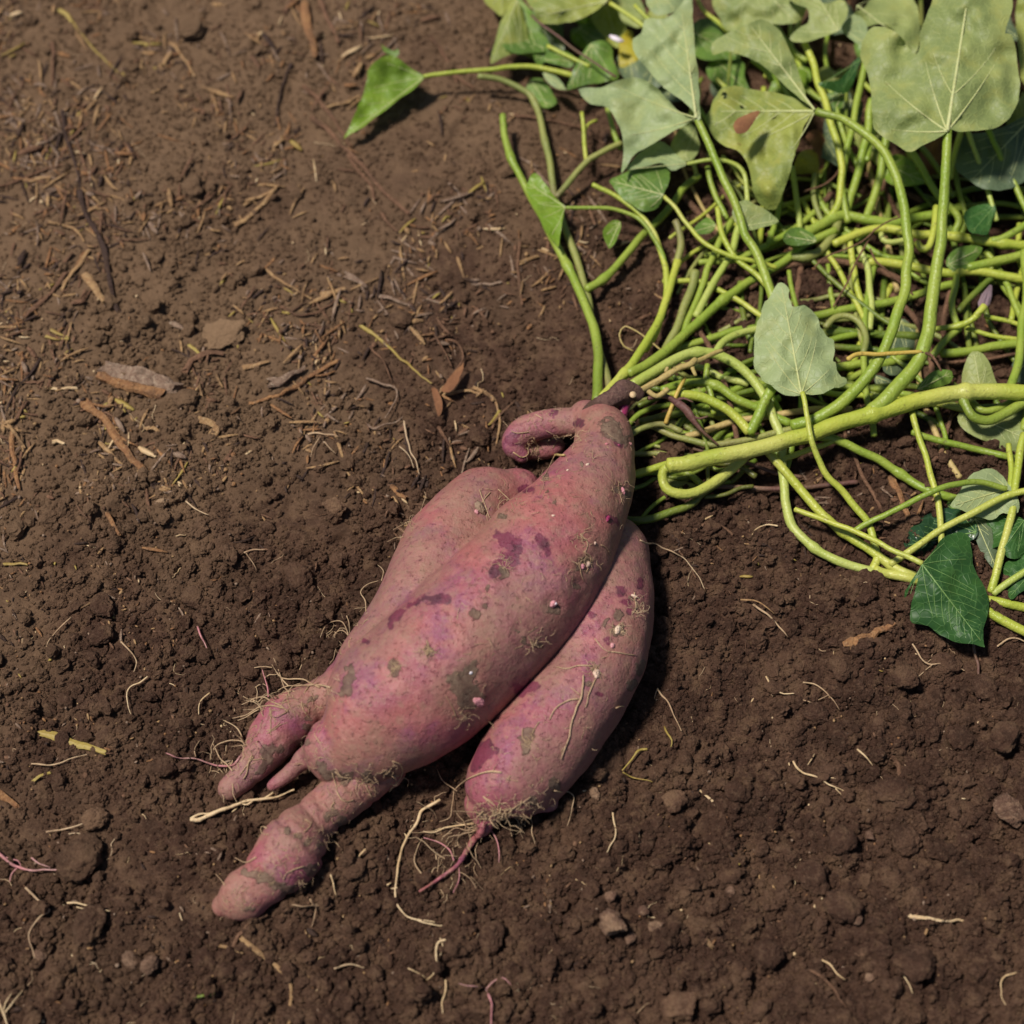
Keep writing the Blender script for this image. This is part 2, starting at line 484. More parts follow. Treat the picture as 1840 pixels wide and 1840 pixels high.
def build_crumbs():
    P_, S_, = [], []
    for n, lo, hi, pw in ((13000, 6.5, 15, 2.0), (80000, 3.6, 8, 1.8), (430000, 1.5, 4.0, 1.2)):
        x = rng.uniform(-.285, .285, n); y = rng.uniform(-.225, .335, n)
        cm = crumbly(x / U, y / U); cm = np.maximum(cm, .26 if hi < 5 else (.16 if hi < 9 else 0))
        clus = .5 + .5 * vn2(x / U / 60, y / U / 60, 90) + .4 * vn2(x / U / 20, y / U / 20, 91)
        keep = rng.random(n) < np.clip(cm * 1.15 - .12, .05, 1) * np.clip(clus * 1.3 + .2, .15, 1)
        x = x[keep]; y = y[keep]
        r = lo + (hi - lo) * rng.random(len(x)) ** pw
        z = gh(x, y) + r * U * rng.uniform(-.2, .75, len(x))
        P_.append(np.stack([x, y, z], -1)); S_.append(r * U)
    # wider, sparser belt beyond the picture
    n = 70000
    x = rng.normal(0, .38, n); y = rng.normal(.05, .42, n)
    k = (abs(x) > .285) | (y < -.225) | (y > .335); x = x[k]; y = y[k]
    r = 2.5 + 11 * rng.random(len(x)) ** 2; P_.append(np.stack([x, y, gh_raw(x, y)], -1)); S_.append(r * U)
    p = np.vstack(P_); r = np.concatenate(S_)
    me = bpy.data.meshes.new('soil_crumbs')
    me.vertices.add(len(p)); me.vertices.foreach_set('co', p.astype(np.float32).ravel())
    a = me.attributes.new('scl', 'FLOAT_VECTOR', 'POINT')
    sc = r[:, None] * np.stack([rng.uniform(.8, 1.35, len(r)), rng.uniform(.75, 1.1, len(r)), rng.uniform(.55, .95, len(r))], -1)
    a.data.foreach_set('vector', sc.astype(np.float32).ravel())
    a = me.attributes.new('rot', 'FLOAT_VECTOR', 'POINT')
    ro = np.stack([rng.uniform(-.7, .7, len(r)), rng.uniform(-.7, .7, len(r)), rng.uniform(0, 6.28, len(r))], -1)
    a.data.foreach_set('vector', ro.astype(np.float32).ravel())
    o = bpy.data.objects.new('soil_crumbs', me); COL.objects.link(o)
    ng = bpy.data.node_groups.new('crumbs', 'GeometryNodeTree')
    ng.interface.new_socket('Geometry', in_out='INPUT', socket_type='NodeSocketGeometry')
    ng.interface.new_socket('Geometry', in_out='OUTPUT', socket_type='NodeSocketGeometry')
    N = ng.nodes; L = ng.links
    gi = N.new('NodeGroupInput'); go = N.new('NodeGroupOutput'); jn = N.new('GeometryNodeJoinGeometry')
    for k in range(7):
        ic = N.new('GeometryNodeMeshIcoSphere'); ic.inputs['Radius'].default_value = 1; ic.inputs['Subdivisions'].default_value = 3
        sp = N.new('GeometryNodeSetPosition')
        tx = N.new('ShaderNodeTexNoise'); tx.noise_dimensions = '4D'
        tx.inputs['W'].default_value = k * 7.3; tx.inputs['Scale'].default_value = 1.15 + .12 * k; tx.inputs['Detail'].default_value = 3; tx.inputs['Roughness'].default_value = .6
        vm = N.new('ShaderNodeVectorMath'); vm.operation = 'MULTIPLY_ADD'
        vm.inputs[1].default_value = (1.9, 1.9, 1.9); vm.inputs[2].default_value = (-.95, -.95, -.95)
        L.new(tx.outputs['Color'], vm.inputs[0]); L.new(vm.outputs[0], sp.inputs['Offset'])
        L.new(ic.outputs['Mesh'], sp.inputs['Geometry'])
        sm = N.new('GeometryNodeSetMaterial'); sm.inputs['Material'].default_value = MAT['soil']
        L.new(sp.outputs[0], sm.inputs[0])
        g2 = N.new('GeometryNodeGeometryToInstance'); L.new(sm.outputs[0], g2.inputs[0]); L.new(g2.outputs[0], jn.inputs[0])
    ip = N.new('GeometryNodeInstanceOnPoints'); ip.inputs['Pick Instance'].default_value = True
    L.new(gi.outputs[0], ip.inputs['Points']); L.new(jn.outputs[0], ip.inputs['Instance'])
    for nm, sk in (('rot', 'Rotation'), ('scl', 'Scale')):
        na = N.new('GeometryNodeInputNamedAttribute'); na.data_type = 'FLOAT_VECTOR'; na.inputs['Name'].default_value = nm
        L.new(na.outputs['Attribute'], ip.inputs[sk])
    L.new(ip.outputs[0], go.inputs[0])
    md = o.modifiers.new('crumbs', 'NODES'); md.node_group = ng
    me.materials.append(MAT['soil'])
    tag(o, 'small crumbs of dark brown soil strewn over the ground', 'soil crumbs', kind='stuff')
build_crumbs()

# ------------------------------------------------------------------ clods and stones, each one its own
def lump_mesh(seed, angular=0.0):
    bm = bmesh.new(); bmesh.ops.create_icosphere(bm, subdivisions=5, radius=1)
    v = np.array([q.co[:] for q in bm.verts])
    n = v.copy()
    d = .22 * vn3(n * 1.3 + seed * 9.1, seed) + .13 * vn3(n * 3.1 + seed, seed + 1) + .07 * vn3(n * 7.3, seed + 2) + .045 * vn3(n * 15, seed + 3) + .03 * vn3(n * 31, seed + 4)
    if angular:
        r = np.random.default_rng(seed)
        for _ in range(9):
            c = r.normal(size=3); c /= np.linalg.norm(c)
            k = v @ c; cut = r.uniform(.55, .8)
            v -= np.clip(k - cut, 0, None)[:, None] * c * angular
    v *= (1 + d)[:, None]
    for q, c in zip(bm.verts, v): q.co = c
    me = bpy.data.meshes.new('clod'); bm.to_mesh(me); bm.free()
    me.polygons.foreach_set('use_smooth', [True] * len(me.polygons))
    return me
LUMPS = [lump_mesh(i, 0 if i < 4 else .9) for i in range(7)]
def clod(px, py, r, label, cat='clod', mat='soil', kind=0, sz=(1.1, .95, .62), rot=None, name=None, sink=-.15, group=None):
    key = (kind, mat)
    me = LUMPS[kind].copy() if key not in CL else CL[key]
    if key not in CL: CL[key] = me; me.materials.clear(); me.materials.append(MAT[mat]); me.name = name or 'soil_clod'
    o = bpy.data.objects.new(name or 'soil_clod', me); COL.objects.link(o)
    p = G(px, py); rr = r * U
    p[2] = gh(p[0], p[1]) + rr * sz[2] * (1 - sink) * .75
    o.location = p; o.scale = (rr * sz[0], rr * sz[1], rr * sz[2])
    o.rotation_euler = (random.uniform(-.2, .2), random.uniform(-.2, .2), random.uniform(0, 6.28) if rot is None else rot)
    tag(o, label, cat, group)
    return o
CL = {}
for a in [
 (153, 1546, 35, 'largest smooth rounded soil clod, at the left beside the pink root', 'clod', 'soil', 0),
 (185, 1095, 21, 'round dark clod, upper of two stacked clods left of the tubers', 'clod', 'soil', 1),
 (184, 1147, 19, 'round dark clod, lower of two stacked clods left of the tubers', 'clod', 'soil', 2),
 (348, 1076, 19, 'dark rounded clod left of the fused tuber lobe', 'clod', 'soil', 3),
 (340, 1176, 13, 'small clod just right of a short pink root piece', 'clod', 'soil', 1),
 (604, 918, 22, 'pale tan angular clod on the soil left of the fused tuber lobe', 'clod', 'tan_clod', 5),
 (335, 722, 20, 'dark clod at the right end of the weathered wood chunk', 'clod', 'soil', 2),
 (347, 345, 24, 'dark clod with a deep shadow at the upper left', 'clod', 'soil', 0),
 (348, 62, 30, 'large dark clod near the top left edge', 'clod', 'soil', 4),
 (298, 1382, 17, 'dark clod just left of the tip of the branching pink rootlet', 'clod', 'soil', 3),
 (172, 1474, 18, 'clod above the largest rounded clod at the left', 'clod', 'tan_clod', 2),
 (160, 1668, 27, 'low broad clod below a white rootlet at lower left', 'clod', 'soil', 1),
 (115, 1335, 14, 'small clod beneath the yellow leaf blade', 'clod', 'soil', 0),
 (1458, 1585, 25, 'rounded clod with a black hollow at its lower left, lower right soil', 'clod', 'soil', 0),
 (1510, 1512, 22, 'clod above the one with the black hollow', 'clod', 'soil', 3),
 (1512, 1634, 25, 'clod below the one with the black hollow', 'clod', 'soil', 2),
 (1603, 1428, 27, 'large crumbly clod under a short brown twig at right', 'clod', 'soil', 1),
 (1622, 1508, 26, 'large crumbly clod directly below the clod with the brown twig', 'clod', 'soil', 0),
 (1640, 1732, 28, 'wide crumbly clod near the bottom right', 'clod', 'soil', 3),
 (1222, 1815, 30, 'smooth angular clod at the bottom edge', 'clod', 'tan_clod', 5),
 (1210, 1440, 22, 'grey flat clod at the left end of a straight cream root', 'clod', 'tan_clod', 4),
 (1700, 1200, 22, 'clod just below the tip of the dark green leaf', 'clod', 'soil', 0),
 (1622, 1222, 21, 'clod left of and below the dark leaf, upper of a pair', 'clod', 'soil', 3),
 (1765, 1240, 22, 'clod right of the hanging purple root', 'clod', 'soil', 2),
 (1510, 1205, 17, 'clod beneath the right end of the orange wood splinter', 'clod', 'soil', 1),
 (1675, 1262, 20, 'clod left of the hanging purple root', 'clod', 'soil', 1),
 (1800, 1330, 24, 'clod near the right edge below the vines', 'clod', 'soil', 0),
 (1725, 1330, 22, 'clod under the lower end of the purple root', 'clod', 'soil', 3),
 (1465, 1285, 18, 'clod with pale root hairs lying on it at right', 'clod', 'soil', 2),
 (1390, 1240, 15, 'clod beside a thin pale root right of the slim tuber', 'clod', 'soil', 1),
 (538, 1040, 24, 'dark clod a hand width left of the fused lobe', 'clod', 'soil', 0),
 (861, 788, 19, 'clod left of the curled small tuber', 'clod', 'soil', 3),
 (722, 580, 19, 'round clod above the pale green straw', 'clod', 'soil', 2),
 (880, 1690, 22, 'low clod below the tail root of the slim tuber', 'clod', 'soil', 1),
 (1380, 1720, 20, 'clod at the bottom with two short rootlets on it', 'clod', 'soil', 3),
 (1325, 1430, 18, 'clod right of the straight cream root', 'clod', 'soil', 0),
 (450, 1210, 15, 'clod above the left tuber tail and its rootlets', 'clod', 'soil', 2),
 (640, 1565, 17, 'clod right of the lowest tuber tail', 'clod', 'soil', 1),
]: clod(*a)
clod(403, 604, 42, 'flat angular slab of dry dirt at the upper left', 'clod', 'tan_clod', 6, (1.0, .85, .3), .1)
for a in [
 (1810, 1466, 26, 'largest grey stone, at the right edge', 6), (1097, 1667, 24, 'pale stone among pebbles below the slim tuber', 5),
 (1095, 1616, 10, 'small buff pebble above the pale stone', 4), (1132, 1690, 11, 'pebble just right of the pale stone', 5),
 (1178, 1668, 11, 'rightmost pebble beside the pale stone', 6), (235, 1730, 12, 'left one of two round pebbles at lower left', 1),
 (270, 1738, 13, 'right one of two round pebbles at lower left', 2), (1560, 1505, 9, 'bright buff pebble near the clods at right', 5),
 (1310, 1603, 8, 'tan pebble on the soil below the straight cream root', 4), (292, 906, 9, 'pale pebble left of the tubers', 6),
 (1068, 1430, 9, 'pebble by the right side of the slim tuber tip', 1), (1540, 1655, 8, 'tiny buff pebble below the clod cluster at right', 2),
 (1155, 1640, 8, 'tiny pebble above the rightmost of the pebbles', 3), (1560, 1760, 8, 'grey pebble near the bottom right corner', 4),
 (75, 1560 + 160, 9, 'small tan pebble at the far lower left', 2),
]: clod(a[0], a[1], a[2] * 1.0, a[3], 'stone', 'stone', a[4], (1.1, .9, .75), name='pebble', sink=-.7)
# ------------------------------------------------------------------ the harvested plant
plant = empty('sweet_potato_plant', G(1085, 740).tolist())
tag(plant, 'uprooted sweet potato plant with dusty purple pink tubers, woody crown and green vines', 'plant')

def limb(spec, sides=56, step=5.0, seed=0, lump=0.0):
    """spec rows: px, py, h, r (units); returns a closed rounded limb"""
    c = catmull(spec, step=step)
    p = P(c[:, 0], c[:, 1], c[:, 2] - 22); r = np.maximum(c[:, 3], 1.0) * U
    if lump: r = r * (1 + lump * vn2(np.arange(len(r)) * step / 26 + seed, np.zeros(len(r)), seed))
    # hemispherical ends
    def endcap(p0, p1, r0):
        d = (p0 - p1); d /= np.linalg.norm(d)
        return [(p0 + d * r0 * math.sin(a), r0 * math.cos(a)) for a in (.35, .7, 1.0, 1.25, 1.45)]
    A = endcap(p[0], p[2], r[0])[::-1]; B = endcap(p[-1], p[-3], r[-1])
    p = np.vstack([[q[0] for q in A], p, [q[0] for q in B]]); r = np.concatenate([[q[1] for q in A], r, [q[1] for q in B]])
    return tube(p, r, sides)

PURPLE = [(893,960,11),(905,968,10),(920,974,14),(930,985,12),(905,1002,12),(925,1010,12),(895,1022,13),(888,1031,9),(966,966,10),(975,980,11),(985,993,7),
 (702,1123,8),(710,1108,9),(722,1097,7),(738,1088,8),(752,1081,8),(768,1077,8),(782,1077,6),(798,1075,12),(806,1080,9),
 (872,1343,17),(856,1362,15),(884,1350,12),(850,1380,10),(925,790,13),(912,790,10),(1100,935,8),(1093,930,6),(1115,1062,10),(1065,1104,7),(1040,762,12),(995,745,9),
 (662,1152,8),(1092,1150,8),(1125,1085,9),(935,1240,15),(960,1232,12),(1130,1100,7),(1110,800,9),(945,880,14),(1075,1245,7),(1150,1050,10)]
SOIL = [(632,1205,8),(630,1218,10),(624,1232,10),(618,1246,10),(710,1192,10),(708,1203,9),(714,1206,8),(846,1204,17),(835,1226,14),(812,1219,12),(848,1250,18),(835,1262,14),(862,1262,12),(853,1105,10),
 (875,1058,6),(770,1164,7),(773,1176,5),(950,1315,10),(945,1330,9),(946,1347,9),(830,1240,16),(1045,835,4),(930,1130,7),(942,1150,7),(968,1160,8),(872,1088,6),(905,930,6),(905,1028,10),(1112,878,9),(1122,890,9),
 (1070,1205,9),(1052,1008,9),(1038,1020,8),(993,1092,12),(1108,1133,9),(1118,1130,8),(1035,1055,8),(1135,1080,6),(592,1395,12),(620,1398,12),(660,1398,13),(700,1392,12),(575,1380,10),
 (556,1290,7),(552,1310,8),(548,1335,8),(600,1460,8),(588,1470,9),(618,1480,12),(625,1500,12),(516,1490,9),(535,1500,7),(552,1512,8),(575,1520,6),(455,1570,9),(470,1575,9),(485,1582,9),(500,1592,8),(440,1572,7),
 (480,1345,10),(478,1365,12),(505,1345,10),(470,1385,9),(560,1255,9),(1000,900,5),(960,845,4),(980,855,6),(985,880,5),(450,1635,10),(520,1600,14),(560,1560,14),(600,1530,10),(1155,1200,14),(1135,1230,12),(1000,1410,14),(960,1440,10),(868,1467,12),
 (1090,1120,6),(1110,1105,10),(1060,1228,7),(1095,770,18),(1120,790,14),(930,1325,6)]
DUST = [(885,1150,55),(1095,780,60),(1120,870,60),(1080,1330,60),(1000,1400,60),(850,920,70),(700,1385,60),(600,1380,50),(560,1250,40),(740,990,60),(960,1180,60),(650,1120,60),(520,1370,40),(1150,1150,50),(540,1480,60),(620,1440,40),(420,1618,50),(410,1410,40),(440,1385,40),(1110,1000,50),(860,1225,70),(930,1090,50),(1120,1230,50),(480,1590,30)]
DENTS = [(710,1198,9,2.0),(770,1168,7,1.6),(875,1058,8,1.6),(993,1085,14,2.2),(1050,1015,14,2.4),(1040,975,12,1.8),(1112,880,13,2.2),(1070,1210,13,2.0),(1110,1130,14,2.0),(1000,900,9,1.6),(1045,833,8,1.5),
 (945,1330,13,1.6),(846,1208,14,1.8),(862,915,12,2.2),(905,1010,9,1.0),(1085,800,7,1.2),(1105,798,6,1.2),(1035,785,7,1.5),(850,1255,14,2.0),(1090,930,9,1.2),(1060,905,9,1.0),(555,1290,8,1.4),(1035,1050,10,1.8),(930,1130,10,1.2),(968,1160,10,1.2),(500,1335,7,1.6),(480,1360,9,1.6),(440,1608,6,1.2),(530,1500,8,1.4),(600,1450,8,1.4),(1150,1095,9,1.4)]

def fuse(name, limbs, voxel, smooth, rings=(), parent=None, label=None, amp=1.0):
    mb = MB()
    for v, f in limbs: mb.add(v, f)
    me = bpy.data.meshes.new('tmp'); me.from_pydata(mb.arr().tolist(), [], mb.f)
    ob = bpy.data.objects.new('tmp', me); COL.objects.link(ob)
    r = ob.modifiers.new('r', 'REMESH'); r.mode = 'VOXEL'; r.voxel_size = voxel
    s = ob.modifiers.new('s', 'SMOOTH'); s.iterations = smooth; s.factor = .5
    dg = bpy.context.evaluated_depsgraph_get()
    res = bpy.data.meshes.new_from_object(ob.evaluated_get(dg))
    bpy.data.objects.remove(ob)
    n = len(res.vertices)
    v = np.empty(n * 3); res.vertices.foreach_get('co', v); v = v.reshape(-1, 3)
    nr = np.empty(n * 3); res.vertices.foreach_get('normal', nr); nr = nr.reshape(-1, 3)
    px, py = toPx(v)
    q = v / U
    d = amp * (4.2 * vn3(q / 85, 1) + 2.0 * vn3(q / 38, 2) + .45 * vn3(q / 15, 3) + .22 * vn3(q / 6.5, 4))
    up = np.clip(((CAM - v) / np.linalg.norm(CAM - v, axis=1)[:, None] * nr).sum(1) * 4, 0, 1)
    for x, y, rr, dep in DENTS:
        k = np.hypot(px - x, py - y) / rr
        d -= up * dep * (np.exp(-k * k) - .45 * np.exp(-((k - 1.6) / .5) ** 2))
    for (x0, y0, x1, y1, w, dep) in rings:       # shallow grooves across the tuber
        ax, ay = x1 - x0, y1 - y0; L = math.hypot(ax, ay)
        t = ((px - x0) * ax + (py - y0) * ay) / L / L
        dd = ((px - x0) * -ay + (py - y0) * ax) / L + 3 * vn2(px / 18, py / 18, 5)
        d -= dep * np.exp(-(dd / w) ** 2) * np.clip((.62 - abs(t - .5)) * 8, 0, 1)
    v = v + nr * (d * U)[:, None]
    org = WL[parent.name]
    res.vertices.foreach_set('co', (v - org).astype(np.float32).ravel())
    col = np.zeros((n, 4), np.float32); col[:, 3] = 1
    for ch, lst, sh in ((0, PURPLE, 1.02), (1, SOIL, 1.08), (2, DUST, 1.0)):
        c = np.zeros(n)
        for x, y, rr in lst:
            k = np.hypot(px - x + 5 * vn2(px / 10, py / 10, 6) + 2.5 * vn2(px / 4, py / 4, 8), py - y + 5 * vn2(px / 10, py / 10, 7) + 2.5 * vn2(px / 4, py / 4, 9)) / (rr * sh)
            c = np.minimum(1, c + np.exp(-k * k * 1.1)) if ch < 2 else np.maximum(c, np.exp(-k * k * .7))
        col[:, ch] = c * (up if ch < 2 else 1)
    at = res.attributes.new('marks', 'FLOAT_COLOR', 'POINT'); at.data.foreach_set('color', col.ravel())
    res.materials.clear(); res.materials.append(MAT['skin'])
    res.polygons.foreach_set('use_smooth', [True] * len(res.polygons)); res.update()
    res.name = name
    o = bpy.data.objects.new(name, res); COL.objects.link(o); o.parent = parent; WL[o.name] = org
    if label: o['label'] = label
    bvh = BVHTree.FromPolygons([tuple(c) for c in v], [tuple(p.vertices) for p in res.polygons])
    TUB.append((bvh, o))
    return o
TUB = []
# main body
big = [
 limb([(1052,752,95,34),(1080,772,110,50),(1085,812,126,56),(1068,862,138,72),(1034,920,148,88),(988,988,152,108),(933,1064,152,119),(848,1146,146,121),(765,1222,136,118),(694,1280,120,111),(645,1326,106,86),(612,1346,96,62)]),
 limb([(926,890,70,52),(866,916,80,76),(820,982,88,86),(783,1052,98,88),(750,1116,104,84),(706,1166,102,74),(655,1206,84,58),(620,1228,70,40)]),
 limb([(640,1236,78,46),(585,1254,70,36),(545,1276,66,38),(508,1304,64,44),(478,1346,60,37),(456,1374,56,30),(436,1396,52,26),(414,1416,48,24)], lump=.06, seed=3),
 limb([(604,1342,100,36),(572,1352,86,28),(546,1364,76,20),(522,1386,66,15),(502,1402,60,12),(488,1413,55,10)]),
]
fuse('tuber', big, .00085, 10, parent=plant, label='largest tuber, lying on top, fused with a second lobe behind its left side',
     rings=[(560,1235,600,1400,9,2.2),(1000,760,1150,800,10,.8),(470,1300,540,1390,6,1.6),(430,1350,470,1420,5,1.8),(545,1395,720,1405,8,1.0)])
low = [limb([(685,1372,70,44),(650,1404,66,45),(611,1436,66,46),(572,1470,66,41),(550,1492,68,45),(527,1518,72,51),(504,1548,70,48),(480,1574,62,41),(461,1591,56,37),(440,1608,52,39),(418,1620,44,30),(402,1627,36,18)], lump=.10, seed=9)]
fuse('tuber', low, .0007, 5, parent=plant, label='ribbed tapering tuber tail at the lower left, under the largest tuber',
     rings=[(500,1470,585,1550,6,4.6),(440,1550,520,1610,7,3.6),(565,1430,640,1520,7,4.2),(535,1440,615,1535,4,2.0),(610,1400,680,1450,6,3.0),(470,1520,550,1590,5,2.0)], amp=1.1)
fuse('tuber', [limb([(1095,1000,70,70),(1090,1050,80,80),(1086,1105,84,84),(1072,1165,86,88),(1047,1228,88,84),(1006,1290,86,84),(961,1350,82,83),(920,1394,76,74),(888,1424,64,58),(872,1446,50,36)]),
     limb([(880,1436,62,34),(876,1466,54,20),(866,1490,44,14)], step=4),
     limb([(935,1436,60,26),(962,1444,50,15),(988,1444,48,13)])],
     .0008, 5, parent=plant, label='slim curved tuber lying to the right of the largest tuber',
     rings=[(850,1445,900,1470,6,1.0)])
fuse('tuber', [limb([(1072,760,100,34),(1030,758,90,27),(990,760,80,26),(955,768,70,27),(930,783,64,26),(922,802,56,22),(938,819,46,15)]), limb([(950,812,36,16),(975,808,30,17),(1000,800,30,16)])],
     .0006, 5, parent=plant, label='small curled tuber bent like a hook at the crown')

def hit(px, py):
    """what the eye meets at that spot: a tuber or the soil; returns point, normal, on_tuber"""
    d = rays(px, py); d = Vector(d / np.linalg.norm(d)); o = Vector(CAM)
    best = None
    for b, ob in TUB:
        r = b.ray_cast(o, d)
        if r[0] is not None and (best is None or r[3] < best[2]): best = (r[0], r[1], r[3], ob)
    g = G(px, py)
    if best and best[2] < np.linalg.norm(g - CAM): return np.array(best[0]), np.array(best[1]), best[3]
    return g, np.array([0, 0, 1.0]), None

def drape(pts, rad, lift=.8, step=5, jit=1.6, sides=6):
    c = catmull(np.array(pts, float)[:, :2], step=step)
    k = len(c)
    c = c + jit * np.stack([vn2(np.arange(k) / 2.7 + pts[0][0], np.zeros(k), 3), vn2(np.arange(k) / 2.7 + pts[0][1], np.zeros(k), 9)], -1)
    out = []
    for x, y in c:
        p, n, ob = hit(x, y)
        out.append(p + n * (rad * U * lift) + (0 if ob is not None else 1) * np.array([0, 0, 9.5 * U]))
    out = np.array(out)
    # a root bridges gaps instead of following them down
    out[1:-1] = .5 * out[1:-1] + .25 * (out[:-2] + out[2:])
    r = rad * U * np.linspace(1, .3 if rad > 5 else .45, k) * (1 + .18 * vn2(np.arange(k) / 1.7, np.zeros(k), 5))
    return tube(out, r, sides)

def root(pts, rad, mat, label=None, cat='root', branches=(), parent=None, name='root', lift=.8):
    mb = MB(); mb.add(*drape(pts, rad, lift))
    for b in branches: mb.add(*drape(b, rad * .6, lift))
    o = mk(name, mb.arr(), mb.f, MAT[mat], parent)
    if parent is None: tag(o, label, cat)
    return o

A_, B_, C_, D_ = [t[1] for t in TUB]
